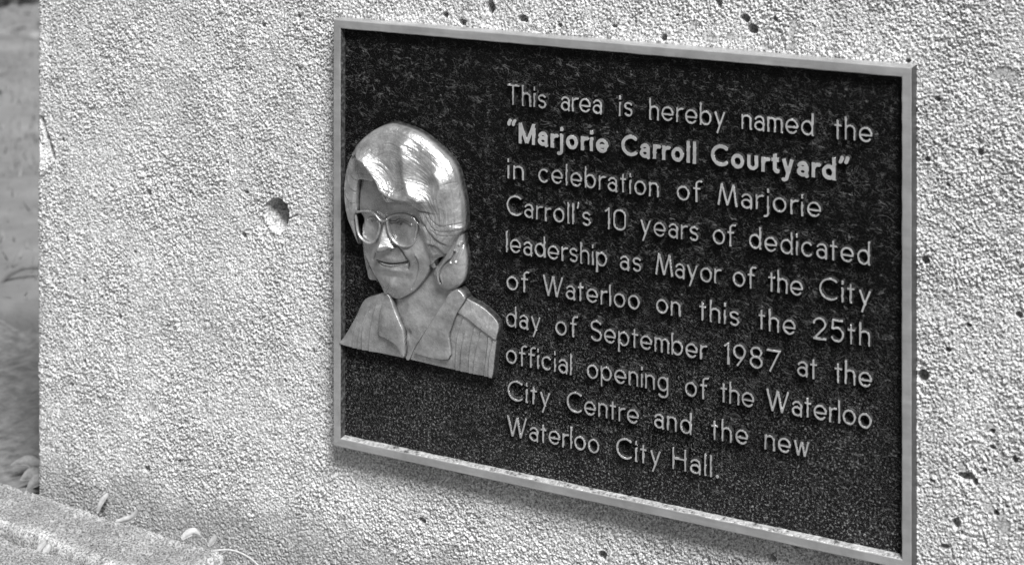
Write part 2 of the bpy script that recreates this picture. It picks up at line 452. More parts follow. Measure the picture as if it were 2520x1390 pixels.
def mat_sunlit_lip():
    M = Mat('sunlit_bare_lip')
    g = M.noise(190, 3, 0.7)
    col = M.ramp(g, [(0.33, 0.12), (0.47, 0.5), (0.65, 0.75)])  # bare metal, with sunlight on the lower lip put into the bright colour
    n = M.bump(g, 0.0014, 1.0)
    return M.set(Base_Color=col, Metallic=0.6, Roughness=0.5, Normal=n)


def mat_metal(name, base, rough, stretch, paint_shade=False, bumpd=0.00025, blot=True, metal=1.0):
    M = Mat(name)
    br = M.noise(130, 4, 0.65, stretch=stretch)
    fine = M.noise(300, 2, 0.6)
    b = M.ramp(br, [(0.3, base * 0.9), (0.7, base * 1.08)])
    if blot:
        b = M.math('MULTIPLY', b, M.ramp(M.noise(30, 5, 0.65), [(0.35, 0.80), (0.65, 1.08)]))
    r = M.mix(br, rough * 0.8, rough * 1.2)
    n = M.bump(M.math('ADD', br, M.math('MULTIPLY', fine, 0.5)), bumpd, 1.0)
    if paint_shade:
        r = M.math('MULTIPLY', r, M.ramp(M.noise(34, 5, 0.7), [(0.38, 0.7), (0.62, 1.6)]))
        b = M.math('MULTIPLY', b, M.ramp(M.noise(55, 5, 0.7), [(0.36, 0.72), (0.6, 1.1)]))
        p = M.attr('paint_shade')  # black paint on rims and grooves, plus shade painted into the seams
        p = M.math('MULTIPLY', p, M.ramp(M.noise(240, 3, 0.6), [(0.3, 0.9), (0.6, 1.0)]), clamp=True)
        b = M.mix(p, b, 0.012)
        r = M.mix(p, r, 0.45)
        return M.set(Base_Color=b, Metallic=M.mix(p, metal, 0.0), Roughness=r, Normal=n)
    return M.set(Base_Color=b, Metallic=metal, Roughness=r, Normal=n)


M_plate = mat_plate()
M_side = mat_side_paint()
M_letter_side = mat_side_paint('letter_flank_paint', 0.45)
M_lip = mat_sunlit_lip()
M_edge = mat_metal('dark_outer_edge', 0.15, 0.55, (0.6, 1, 0.6), bumpd=0.0007)  # darker metal for the outer sides and bottom edge, not the top
M_frame_h = mat_metal('brushed_frame_along', 0.52, 0.46, (0.06, 1, 1), metal=0.7)
M_frame_v = mat_metal('brushed_frame_across', 0.52, 0.46, (0.10, 1, 0.9), metal=0.7)
M_letter = mat_metal('sanded_letter_face', 0.64, 0.46, (0.5, 1, 1), bumpd=0.0004, metal=0.7)
M_relief = mat_metal('satin_relief_metal', 0.51, 0.29, (1, 1, 0.85), paint_shade=True, bumpd=0.0007, metal=0.72)


def mat_simple(name, lo, hi, scale, rough=0.8, bump=0.001):
    M = Mat(name)
    g = M.noise(scale, 5, 0.65)
    return M.set(Base_Color=M.ramp(g, [(0.33, lo), (0.67, hi)]), Roughness=rough, Normal=M.bump(g, bump, 1.0))


M_ground = mat_simple('bare_earth', 0.08, 0.20, 55, 0.95, 0.004)
M_lawn = mat_simple('dry_lawn_soil', 0.12, 0.20, 7, 0.95, 0.01)
M_blade = mat_simple('dry_grass_blade', 0.13, 0.22, 20, 0.8)
M_leaf = mat_simple('dead_leaf', 0.10, 0.3, 60, 0.7)
M_pave = mat_simple('unseen_dark_paving', 0.05, 0.16, 30, 0.85, 0.002)  # for the unseen sheet in front, kept dark to deepen reflections and shadows
M_petal = mat_simple('pale_petal', 0.30, 0.52, 150, 0.55, 0.0003)
M_stalk = mat_simple('dry_stalk', 0.35, 0.6, 150, 0.6, 0.0003)
M_bark = mat_simple('twig_bark', 0.07, 0.13, 90, 0.9)
M_hedge = mat_simple('hedge_leaf', 0.03, 0.09, 25, 0.6)

# ------------------------------------------------------------------ ground
gx = np.concatenate([np.linspace(-40, -2.2, 30), np.linspace(-2.1, 1.2, 166), np.linspace(1.5, 40, 30)])
gy = np.concatenate([np.linspace(-40, -0.9, 30), np.linspace(-0.8, 1.2, 101), np.linspace(1.3, 40, 40)])
X, Y = np.meshgrid(gx, gy, indexing='ij')
Zg = -0.030 + 0.016 * (vnoise(X * 14, Y * 14, 3) - 0.5) + 0.010 * (vnoise(X * 45, Y * 45, 4) - 0.5)
Zg = Zg + 0.012 * sstep((Y - 0.15) / 0.3)
near = (X > -0.74) & (Y > -0.02) & (Y < 0.45)
Zg = np.where(near, Zg - 0.02, Zg)
under = (X > -1.12) & (X < 0.06) & (Y > -0.34)
Zg = np.where(Y < -0.005, np.where(under, Zg - 0.028, Zg * 0.4 - 0.002), Zg)
tag(link('ground', mesh_from('ground', np.stack([X, Y, Zg], -1), grid_quads(*X.shape), mats=[M_ground])), kind='structure')

# lawn beyond the bare strip behind the wall
lx = np.linspace(-14, 1.5, 120)
ly = np.linspace(0, 1, 60)
LX, LT = np.meshgrid(lx, ly, indexing='ij')
edge = 0.47 + 0.03 * np.sin(LX * 5.0) + 0.06 * (vnoise(LX * 6, LX * 0, 8) - 0.5)
LY = edge + LT ** 2 * 14
LZ = -0.016 + 0.03 * sstep(LT * 30) + 0.035 * (vnoise(LX * 4, LY * 4, 9) - 0.5) * sstep(LT * 20)
LZ = LZ - 0.05 * (1 - sstep(LT * 40))
tag(link('lawn', mesh_from('lawn', np.stack([LX, LY, LZ], -1), grid_quads(*LX.shape), mats=[M_lawn])), kind='structure')

# ------------------------------------------------------------------ wall
WX0, WTOP, WDEP, WX1 = -0.746, 0.765, 0.42, 1.7
R = 0.005
side = np.arange(WDEP, R, -0.004)
arc = np.linspace(0, math.pi / 2, 9)
cols = [(WX0, s, -1.0, 0.0) for s in side]
cols += [(WX0 + R - R * math.cos(a), R - R * math.sin(a), -math.cos(a), -math.sin(a)) for a in arc]
fx = np.concatenate([np.arange(WX0 + R + 0.0007, 0.43, 0.0007), np.arange(0.4311, 0.85, 0.0011), np.arange(0.856, WX1, 0.006)])
cols += [(x, 0.0, 0.0, -1.0) for x in fx]
cols = np.array(cols)
u = np.concatenate([[0], np.cumsum(np.hypot(np.diff(cols[:, 0]), np.diff(cols[:, 1])))])
u = u - u[len(side) + 4] + WX0
zr = np.concatenate([np.arange(-0.09, -0.03, 0.006), np.arange(-0.03, 0.68, 0.0007), np.arange(0.681, WTOP, 0.004), [WTOP]])
U, Z = np.meshgrid(u * 1000, zr * 1000, indexing='ij')
rough_amt = 0.56 + 0.7 * sstep((0.6 * vnoise(U / 45, Z / 45, 16) + 0.4 * vnoise(U / 17, Z / 17, 18) - 0.2) / 0.6)
grain = -1.3 * np.minimum(worley(U / 2.5, Z / 2.5, 11), 0.8) - 0.8 * worley(U / 1.5 + 5, Z / 1.5, 12) + 2.4 * (vnoise(U / 1.6, Z / 1.6, 13) - 0.5) + 1.2 * (vnoise(U / 3.4, Z / 3.4, 17) - 0.5)
grain = 1.0 * (grain + 1.4) * rough_amt
broad = 1.2 * (vnoise(U / 40, Z / 40, 14) - 0.5) + 0.8 * (vnoise(U / 13, Z / 13, 15) - 0.5)
flat = np.zeros(U.shape)
tone = np.ones(U.shape)
pit = np.zeros(U.shape)


def local(cx, cz, r):
    i0, i1 = np.searchsorted(u * 1000, [cx - r, cx + r])
    j0, j1 = np.searchsorted(zr * 1000, [cz - r, cz + r])
    return slice(max(i0, 0), i1), slice(max(j0, 0), j1)


tone *= 0.80 + 0.16 * (vnoise(U / 75, Z / 75, 19) * 0.6 + vnoise(U / 24, Z / 24, 20) * 0.4) + 0.06 * vnoise(U / 5, Z / 5, 23)
for k in range(150):                                      # exposed pebbles of the mix, a little darker
    EMBEDDED.append((rng.uniform(-740, 420), rng.uniform(5, 680), rng.uniform(1.0, 3.2), rng.uniform(1.2, 3.4), rng.uniform(-1, 1)))
tone *= 1.0 - 0.10 * sstep((vnoise(U / 16, Z / 260, 24) - 0.55) / 0.3)      # faint run marks
pits = list(PITS)
for k in range(330):                                      # the small bug holes scattered everywhere
    pits.append((rng.uniform(-740, 420), rng.uniform(5, 680), rng.uniform(0.7, 1.0 + 1.0 * rng.random() ** 2), rng.uniform(0.7, 1.0 + 1.2 * rng.random() ** 2)))
for (cx, cz, a, b) in pits:
    s = local(cx, cz, 3 * max(a, b))
    if U[s].size == 0:
        continue
    wob = 0.35 * (vnoise(U[s] / (0.7 * a) + cx, Z[s] / (0.7 * b), 21) - 0.5)
    a, b = 0.85 * a, 0.85 * b
    q = np.hypot((U[s] - cx) / a, (Z[s] - cz) / b) + 1.6 * wob
    pit[s] = np.maximum(pit[s], (2.4 * min(a, b) + 2.0) * sstep((1.15 - q) / 0.42))
for (cx, cz, a, b, rot) in EMBEDDED:                      # smooth grey stones cut flush with the face
    s = local(cx, cz, 2 * max(a, b))
    dx, dz = U[s] - cx, Z[s] - cz
    rx, rz = dx * math.cos(rot) + dz * math.sin(rot), -dx * math.sin(rot) + dz * math.cos(rot)
    q = np.hypot(rx / a, rz / b) + 0.5 * (vnoise(U[s] / (0.8 * a) + cz, Z[s] / (0.8 * b), 22) - 0.5)
    m = sstep((1.05 - q) / 0.15)
    flat[s] = np.maximum(flat[s], m)
    tone[s] *= 1 - 0.30 * m
# big form-tie hole left of the plaque, with a cracked shelf inside
cx, cz = -399.5, 369.0
s = local(cx, cz, 45)
wob = 0.16 * (vnoise(U[s] / 14, Z[s] / 14, 31) - 0.5)
q = np.hypot((U[s] - cx) / 15.5, (Z[s] - cz) / 19.5) + wob
hole = (6 + 34 * np.clip(((U[s] - cx) * 0.8 + (Z[s] - cz) * 0.45) / 24 + 0.45, 0, 1)) * sstep((1.04 - q) / 0.26)
dd = seg_dist(U[s], Z[s], [(cx - 9, cz - 12), (cx - 2, cz - 7), (cx + 8, cz - 3), (cx + 17, cz - 2), (cx + 26, cz + 3)])
hole = hole + 3.0 * np.exp(-(dd / 0.9) ** 2)
pit[s] = np.maximum(pit[s], hole)
m = sstep((1.02 - q) / 0.2)
flat[s] = np.maximum(flat[s], 0.6 * m)
tone[s] *= 1 - 0.25 * m  # inside of the hole darkened in the colour to deepen its shade
rim = np.exp(-((q - 1.32) / 0.10) ** 2) * (Z[s] < cz - 4)
pit[s] += 0.9 * rim
# broken chip on the left arris, filled with white mortar
s = local(-738, 418, 40)
dd = seg_dist(U[s], Z[s], [(-741, 442), (-736, 430), (-730, 416), (-723, 398)])
pit[s] = np.maximum(pit[s], 4.5 * np.exp(-(dd / 3.2) ** 2))
q = np.hypot((U[s] + 741) / 13.0, (Z[s] - 397) / 18.0) + 0.4 * (vnoise(U[s] / 8, Z[s] / 8, 33) - 0.5)
m = sstep((1.0 - q) / 0.2) * sstep((dd - 2.0) / 1.5)
flat[s] = np.maximum(flat[s], 0.55 * m)
tone[s] *= 1 + 0.55 * m
ck = np.exp(-(dd / 2.6) ** 2)
tone[s] *= 1 - 0.45 * ck
flat[s] = np.maximum(flat[s], 0.7 * ck)
# ragged darker, smoother band along the foot of the wall
foot_band = sstep((46 + 30 * (vnoise(U / 60, U * 0, 41) - 0.3) + 22 * (vnoise(U / 9, Z / 9, 42) - 0.5) - Z) / 40)
tone *= 1 - 0.34 * foot_band
flat = np.maximum(flat, 0.45 * foot_band)
# thin scratches
for k in range(26):
    x0, z0 = rng.uniform(-720, 400), rng.uniform(20, 660)
    a = rng.normal(-0.9, 0.35)
    L = rng.uniform(8, 26)
    s = local(x0, z0, 40)
    if U[s].size:
        pts = [(x0 + t * L * math.cos(a) + rng.normal(0, 0.8), z0 + t * L * math.sin(a) + rng.normal(0, 0.8)) for t in (0, 0.33, 0.66, 1)]
        pit[s] = np.maximum(pit[s], 1.5 * np.exp(-(seg_dist(U[s], Z[s], pts) / 0.8) ** 2))
grain *= 1 - sstep((U - 800) / 50)                        # beyond, the shader's own bump carries the grain
disp = (grain * (1 - 0.85 * flat) + broad - pit) / 1000.0
disp[:, 0:1] *= 1
P = np.empty(U.shape + (3,))
P[..., 0] = cols[:, 0:1] + cols[:, 2:3] * disp
P[..., 1] = cols[:, 1:2] + cols[:, 3:4] * disp
P[..., 2] = zr[None, :]
nv = U.size
quads = grid_quads(*U.shape, flip=False)
corner = lambda i, j: i * U.shape[1] + j
extra = np.array([(WX0, WDEP, WTOP), (WX1, WDEP, WTOP), (WX1, 0, WTOP), (WX0, 0, WTOP),
                  (WX1, WDEP, -0.09), (WX1, 0, -0.09), (WX0, WDEP, -0.09)])
eq = np.array([(nv + 0, nv + 3, nv + 2, nv + 1), (nv + 1, nv + 2, nv + 5, nv + 4), (nv + 0, nv + 1, nv + 4, nv + 6)])
wall = link('concrete_wall', mesh_from('concrete_wall', np.concatenate([P.reshape(-1, 3), extra]), np.concatenate([quads, eq]),
            mats=[M_wall], attrs={'tone': np.concatenate([tone.ravel(), np.ones(7)]), 'flatness': np.concatenate([flat.ravel(), np.zeros(7)])}))
tag(wall, 'low pale sandblasted concrete wall, pitted, carrying the metal plaque', 'wall')
del U, Z, grain, broad, flat, tone, pit, disp, P

# ------------------------------------------------------------------ plaque
T = 19.0            # mm, front of the frame above the wall
PL = 12.0           # mm, painted field above the wall
HW, Z0, Z1 = 313.0, 135.0, 595.0
plaque = bpy.data.objects.new('plaque', None)
C.objects.link(plaque)
plaque.empty_display_size = 0.05
plaque.location = (0, 0, 0)
tag(plaque, 'black rectangular cast metal plaque with raised lettering and a portrait, fixed to the concrete wall', 'plaque')


def mm(v):
    return np.asarray(v, float) / 1000.0


def sweep_frame():
    prof = [(-0.2, -2.0), (0.0, T - 1.0), (0.3, T - 0.3), (1.0, T), (8.4, T), (9.1, T - 0.35), (9.5, T - 1.2), (11.0, PL - 0.8)]
    kinds = ['side', 'side', 'face', 'face', 'face', 'lip', 'lip']
    cor = [(-HW, Z0), (HW, Z0), (HW, Z1), (-HW, Z1)]
    inw = [(1, 1), (-1, 1), (-1, -1), (1, -1)]
    N = 110
    V, F, MI = [], [], []
    mats = [M_frame_h, M_frame_v, M_side, M_lip, M_edge]
    for e in range(4):
        a, b = e, (e + 1) % 4
        base = len(V)
        horiz = e in (0, 2)
        for k in range(N + 1):
            t = k / N
            for (d, y) in prof:
                pa = np.array(cor[a]) + np.array(inw[a]) * d
                pb = np.array(cor[b]) + np.array(inw[b]) * d
                p = pa + (pb - pa) * t
                j = 0.0
                if 0 < k < N:
                    j = 0.22 * (vnoise(np.array(p[0] / 9.0 + d), np.array(p[1] / 9.0), 51) - 0.5)
                    if d > 9:
                        j *= 2.2
                off = np.array([0, j]) if horiz else np.array([j, 0])
                p = p + off
                V.append((p[0] / 1000, -y / 1000, p[1] / 1000))
        m = len(prof)
        for k in range(N):
            for q in range(m - 1):
                i = base + k * m + q
                F.append((i, i + m, i + m + 1, i + 1))
                kd = kinds[q]
                if kd == 'face':
                    MI.append(0 if horiz else 1)
                elif kd == 'side':
                    MI.append(0 if e == 2 else 4)
                else:
                    MI.append(3 if e == 0 else 2)
    me = mesh_from('border_frame', V, faces=F, mats=mats, mat_index=MI, smooth=False)
    return link('border_frame', me, plaque)


frame = sweep_frame()

# painted field: gently uneven slab
px = np.linspace(-HW + 1.5, HW - 1.5, 313)
pz = np.linspace(Z0 + 1.5, Z1 - 1.5, 231)
X, Zz = np.meshgrid(px, pz, indexing='ij')
yy = PL + 0.25 * (vnoise(X / 25, Zz / 25, 61) - 0.5) + 0.35 * (vnoise(X / 5, Zz / 5, 62) - 0.5)
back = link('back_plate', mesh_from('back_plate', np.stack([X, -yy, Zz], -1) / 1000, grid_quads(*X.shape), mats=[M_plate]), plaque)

# ------------------------------------------------------------------ lettering
XH, CAP, ASC, DESC = 14.6, 21.3, 21.8, 6.3


def arcp(cx, cy, rx, ry, a0, a1, n=18):
    t = np.radians(np.linspace(a0, a1, n))
    return ('poly', [(cx + rx * math.cos(v), cy + ry * math.sin(v)) for v in t])


def seg(x0, y0, x1, y1):
    return ('box', x0, y0, x1, y1)


def glyph(ch, k):
    """strokes of one letter, k = half stroke width; returns (width, primitives)"""
    b, xt = k, XH - k
    xm = XH / 2
    ry = XH / 2 - k
    if ch in 'bdpq':
        w = 12.2 + (k - 1)
        rx = w / 2 - k
        pr = [arcp(w / 2, xm, rx, ry, 0, 360, 28)]
        if ch == 'b':
            pr.append(seg(k, 0, k, ASC))
        elif ch == 'd':
            pr.append(seg(w - k, 0, w - k, ASC))
        else:
            pr.append(seg(k, -DESC, k, XH))
        return w, pr
    if ch == 'o':
        w = 12.7 + 0.4 * (k - 1)
        return w, [arcp(w / 2, xm, w / 2 - k, ry, 0, 360, 30)]
    if ch == 'e':
        w = 12.9 + 0.4 * (k - 1)
        yb = xm - 0.6 + 0.2 * (k - 1)
        return w, [arcp(w / 2, xm, w / 2 - k, ry, -4, 318, 30), ('poly', [(k, yb), (w - k, yb)])]
    if ch == 'c':
        w = 11.6
        return w, [arcp(w * 0.53, xm, w * 0.53 - k, ry, 48, 312, 24)]
    if ch == 'a':
        w = 10.4 + 0.8 * (k - 1)
        return w, [('poly', [(w - k, 0.4 * k), (w - k, xt - 3.4)]), seg(w - k, 0, w - k, XH - 4),
                   arcp(w * 0.5 + 0.1, xt - 4.0, w * 0.5 - k - 0.1, 4.0, 0, 158, 14),
                   arcp(w * 0.5, 4.6 + 0.1 * k, w * 0.5 - k, 4.6 - 0.9 * k + 0.2, 0, 360, 26)]
    if ch == 's':
        w = 9.4 + 0.6 * (k - 1)
        r1, r2 = (XH - 2 * k) * 0.24, (XH - 2 * k) * 0.26
        c1, c2 = XH - k - r1, k + r2
        rx = w / 2 - k
        a = [(w / 2 + rx * math.cos(math.radians(t)), c1 + r1 * math.sin(math.radians(t))) for t in np.linspace(28, 240, 14)]
        d = [(w / 2 + rx * math.cos(math.radians(t)), c2 + r2 * math.sin(math.radians(t))) for t in np.linspace(60, -152, 14)]
        return w, [('poly', a + d)]
    if ch == 'r':
        w = 6.6 + 0.5 * (k - 1)
        return w, [seg(k, 0, k, XH), arcp(w - 0.3, xt - 4.2, w - k - 0.6, 4.2, 172, 84, 8)]
    if ch in 'nhu':
        w = 10.4 + 0.6 * (k - 1)
        rx = w / 2 - k
        if ch == 'u':
            return w, [seg(k, XH - 0.0, k, rx + k), seg(w - k, rx + k, w - k, XH), arcp(w / 2, rx + k, rx, rx, 180, 360, 14)]
        return w, [seg(k, 0, k, XH if ch == 'n' else ASC), seg(w - k, 0, w - k, XH - k - rx), arcp(w / 2, XH - k - rx, rx, rx, 0, 180, 14)]
    if ch == 'm':
        w = 15.6
        g = (w - 2 * k) / 2
        rx = g / 2
        return w, [seg(k, 0, k, XH), seg(k + g, 0, k + g, XH - k - rx), seg(w - k, 0, w - k, XH - k - rx),
                   arcp(k + rx, XH - k - rx, rx, rx, 0, 180, 12), arcp(k + g + rx, XH - k - rx, rx, rx, 0, 180, 12)]
    if ch == 'i':
        return 2 * k, [seg(k, 0, k, XH - 0.6), seg(k, XH + 2.0, k, XH + 2.4 + max(3.6, 2 * k))]
    if ch == 'j':
        return 2 * k + 0.6, [seg(k + 0.6, -3.5, k + 0.6, XH - 0.6), seg(k + 0.6, XH + 2.0, k + 0.6, XH + 2.4 + max(3.6, 2 * k)),
                             arcp(k - 2.6, -3.2, 3.2, 2.6, 0, -90, 7)]
    if ch == 'l':
        return 2 * k, [seg(k, 0, k, ASC)]
    if ch == 't':
        w = 6.8 + 0.6 * (k - 1)
        pr = [seg(w * 0.46, 0 if k < 1.5 else 2.5, w * 0.46, 18.4), seg(0, XH - k, w, XH - k)]
        if k > 1.5:
            pr.append(arcp(w * 0.46 + 2.2, 4.2, 2.2, 2.3, 180, 290, 8))
        return w, pr
    if ch == 'f':
        w = 7.6
        return w, [seg(w * 0.42, 0, w * 0.42, ASC - 4.5), seg(0, XH - k, w * 0.95, XH - k),
                   arcp(w * 0.42 + 3.4, ASC - 4.6, 3.4, 3.6, 180, 70, 9)]
    if ch == 'y':
        w = 11.6
        if k > 1.5:
            return w, [seg(k * 0.9, XH, w * 0.52, 1.0), seg(w - k * 0.9, XH, w * 0.40, -4.4), arcp(w * 0.22, -3.2, 2.2, 1.9, -20, -110, 6)]
        return w, [seg(k, XH, w * 0.52, 0.6), seg(w - k, XH, w * 0.26, -DESC)]
    if ch == 'v':
        w = 11.5
        return w, [seg(k, XH, w / 2, 0.3), seg(w - k, XH, w / 2, 0.3)]
    if ch == 'w':
        w = 15.5
        return w, [seg(k, XH, w * 0.29, 0.3), seg(w * 0.29, 0.3, w * 0.51, XH - 0.4), seg(w * 0.51, XH - 0.4, w * 0.70, 0.3), seg(w * 0.70, 0.3, w - k, XH)]
    if ch == 'g':
        w = 11.8
        return w, [arcp(w / 2, xm, w / 2 - k, ry, 0, 360, 28), seg(w - k, -1.5, w - k, XH), arcp(w / 2, -1.4, w / 2 - k, 4.2, 0, -150, 14)]
    if ch == 'p':
        pass
    if ch == 'T':
        w = 13.6
        return w, [seg(0, CAP - k, w, CAP - k), seg(w / 2 - 0.4, 0, w / 2 - 0.4, CAP)]
    if ch == 'H':
        w = 13.6
        return w, [seg(k, 0, k, CAP), seg(w - k, 0, w - k, CAP), seg(k, CAP * 0.52, w - k, CAP * 0.52)]
    if ch == 'M':
        if k > 1.5:
            w = 18.4
            return w, [seg(k, 0, k, CAP), seg(w - k, 0, w - k, CAP), seg(k, CAP - 0.8, w / 2, 1.2), seg(w - k, CAP - 0.8, w / 2, 1.2)]
        w = 18.8
        return w, [seg(k, 0, w * 0.22, CAP), seg(w * 0.22, CAP - 0.4, w * 0.5, 0.5), seg(w * 0.5, 0.5, w * 0.80, CAP - 0.4), seg(w * 0.80, CAP, w - k, 0)]
    if ch == 'W':
        w = 23.2
        return w, [seg(k, CAP, w * 0.28, 0.4), seg(w * 0.28, 0.4, w * 0.51, CAP - 0.6), seg(w * 0.51, CAP - 0.6, w * 0.68, 0.4), seg(w * 0.68, 0.4, w - k, CAP)]
    if ch == 'C':
        w = 17.0
        return w, [arcp(w * 0.6, CAP / 2, w * 0.6 - k, CAP / 2 - k, 52, 308, 32)]
    if ch == 'S':
        w = 12.6
        r1, r2 = (CAP - 2 * k) * 0.235, (CAP - 2 * k) * 0.265
        c1, c2 = CAP - k - r1, k + r2
        rx = w / 2 - k
        a = [(w / 2 + rx * math.cos(math.radians(t)), c1 + r1 * math.sin(math.radians(t))) for t in np.linspace(28, 235, 14)]
        d = [(w / 2 + rx * math.cos(math.radians(t)), c2 + r2 * math.sin(math.radians(t))) for t in np.linspace(55, -152, 14)]
        return w, [('poly', a + d)]
    if ch == '1':
        return 5.4, [seg(5.4 - k, 0, 5.4 - k, CAP), seg(0.5, CAP - 4.0, 5.0 - k, CAP - 1.0)]
    if ch == '0':
        w = 13.0
        rx = w / 2 - k
        return w, [seg(k, rx + k, k, CAP - rx - k), seg(w - k, rx + k, w - k, CAP - rx - k), arcp(w / 2, CAP - k - rx, rx, rx, 0, 180, 16), arcp(w / 2, k + rx, rx, rx, 180, 360, 16)]
    if ch == '2':
        w = 12.6
        r = w / 2 - k
        a = [(w / 2 + r * math.cos(math.radians(t)), CAP - k - r + r * math.sin(math.radians(t))) for t in np.linspace(175, -38, 16)]
        return w, [('poly', a + [(k + 0.3, k)]), seg(0.2, k, w, k)]
    if ch == '5':
        w = 13.0
        r = w / 2 - k
        return w, [seg(w * 0.28, CAP - k, w - 1, CAP - k), seg(w * 0.26 - 0.4, CAP, w * 0.16, CAP * 0.54), arcp(w / 2, k + 6.2, r, 6.2, 128, -150, 22)]
    if ch == '9':
        w = 12.4
        r = w / 2 - k
        return w, [arcp(w / 2, CAP - k - 6.1, r, 6.1, 0, 360, 26), ('poly', [(w - k, CAP - k - 6.1), (w - k - 0.8, CAP - 10.6), (w * 0.36, k)])]
    if ch == '8':
        w = 12.4
        r = w / 2 - k
        return w, [arcp(w / 2, CAP - k - 4.6, r * 0.9, 4.6, 0, 360, 24), arcp(w / 2, k + 5.1, r, 5.1, 0, 360, 26)]
    if ch == '7':
        w = 13.2
        return w, [seg(0, CAP - k, w, CAP - k), seg(w - k, CAP - k, w * 0.24, 0)]
    if ch == '.':
        return 3.8, [arcp(1.9, 1.9, 0.8, 0.8, 0, 360, 10)]
    if ch == "'":
        return 3.0, [('poly', [(2.0, CAP + 0.5), (1.9, CAP - 1.5), (1.0, CAP - 4.2)])]
    if ch == '“':
        return 10.0, [('poly', [(3.4, CAP + 1.2), (2.0, CAP - 1.6), (2.0, CAP - 2.6)]), ('poly', [(8.4, CAP + 1.2), (7.0, CAP - 1.6), (7.0, CAP - 2.6)])]
    if ch == '”':
        return 10.0, [('poly', [(3.0, CAP + 0.4), (3.0, CAP - 0.6), (1.6, CAP - 3.6)]), ('poly', [(8.0, CAP + 0.4), (8.0, CAP - 0.6), (6.6, CAP - 3.6)])]
    raise KeyError(ch)


GS = 0.36           # mm, grid of the letter meshes
LH = 5.0            # mm, letters above the painted field


def letter_mesh(ch, k, xs):
    w, prims = glyph(ch, k)
    x = np.arange(-4.6, w * xs + 3.0, GS)
    y = np.arange(-9.0, 27.0, GS)
    X, Y = np.meshgrid(x, y, indexing='ij')
    sd = np.full(X.shape, 1e9)
    wob = 0.34 * (vnoise(X / 2.2 + 13 * ord(ch), Y / 3.1, rng.integers(1000)) - 0.5)
    for p in prims:
        if p[0] == 'poly':
            pts = np.array(p[1])
            pts[:, 0] *= xs
            d = seg_dist(X, Y, pts) - k
        else:
            a = np.array([p[1] * xs, p[2]])
            b = np.array([p[3] * xs, p[4]])
            L = np.linalg.norm(b - a)
            t = (b - a) / L
            rx, ry = X - a[0], Y - a[1]
            along = np.abs(rx * t[0] + ry * t[1] - L / 2) - L / 2
            across = np.abs(-rx * t[1] + ry * t[0]) - k
            d = np.maximum(along, across)
        sd = np.minimum(sd, d)
    sd = sd + wob
    h = (LH + 0.8) * sstep((0.52 - sd) / 0.72) - 0.8
    h = np.where(h > LH * 0.97, LH + 0.15 * (vnoise(X / 4, Y / 4, 5) - 0.5), h)
    return w * xs, X, Y, h


n_letters = 0
for (zb, words) in TEXT:
    V, F, MI = [], [], []
    base = 0
    for (word, xa, xb) in words:
        bold = 'jorie' in word and zb > 470 or (zb > 470 and zb < 500)
        k = 1.95 if bold else 1.08
        ws = [glyph(c, k)[0] for c in word]
        n = len(word)
        tgt = xb - xa
        gap = (tgt - sum(ws)) / max(n - 1, 1)
        xs = 1.0
        lo, hi = (1.3, 2.6) if bold else (2.0, 3.4)
        if not lo <= gap <= hi:
            g = min(max(gap, lo), hi)
            xs = min(max((tgt - g * (n - 1)) / sum(ws), 0.8), 1.2)
            gap = (tgt - sum(ws) * xs) / max(n - 1, 1)
        cx = xa
        for c in word:
            w, X, Y, h = letter_mesh(c, k, xs)
            keep = h > -0.79
            kc = keep[:-1, :-1] | keep[1:, :-1] | keep[1:, 1:] | keep[:-1, 1:]
            q = grid_quads(*X.shape)[kc.ravel()]
            used = np.unique(q)
            remap = np.full(X.size, -1)
            remap[used] = np.arange(len(used))
            hh = h.ravel()
            dz = rng.normal(0, 0.25)
            vv = np.stack([X.ravel() + cx, -(PL + hh), Y.ravel() + zb + dz], 1)[used] / 1000
            V.append(vv)
            F.append(remap[q] + base)
            MI.append((hh[q].min(1) < LH * 0.72).astype(int))
            base += len(used)
            cx += w + gap
    me = mesh_from('text_line', np.concatenate(V), np.concatenate(F), mats=[M_letter, M_letter_side], mat_index=np.concatenate(MI), smooth=False)
    o = link('text_line', me, plaque)
    if 470 < zb < 500:
        o['label'] = 'bold line of raised lettering in quotation marks'

# ------------------------------------------------------------------ portrait relief
OUT = {k: catmull(v, True, 4) for k, v in OUTLINES.items()}
CRV = {}
for k, v in CARVED.items():
    v = [tuple(q_) for q_ in v]
    if k.startswith('pleat'):                              # pleats run on to the hem
        d_ = np.array(v[-1]) - np.array(v[-2])
        v = v + [tuple(np.array(v[-1]) + d_ / np.linalg.norm(d_) * 14)]
    CRV[k] = catmull(v, False, 4)
hair_pts, face_pts = OUTLINES['hair_outline'], OUTLINES['face_outline']
head = catmull(list(hair_pts[0:25]) + list(face_pts[9:22][::-1]), True, 3)
RG = 0.36
rx = np.arange(-312, -98, RG)
rz = np.arange(196, 496, RG)
RX, RZ = np.meshgrid(rx, rz, indexing='ij')


def gauss(name, sx, sz, rot=0.0, dx=0, dz=0):
    cx, cz = SPOTS[name]
    X, Zq = RX - cx - dx, RZ - cz - dz
    a, b = X * math.cos(rot) + Zq * math.sin(rot), -X * math.sin(rot) + Zq * math.cos(rot)
    return np.exp(-(a / sx) ** 2 - (b / sz) ** 2)


_line_cache = {}


def line(name, width):
    if name not in _line_cache:
        _line_cache[name] = seg_dist(RX, RZ, CRV[name])
    return np.exp(-(_line_cache[name] / width) ** 2)


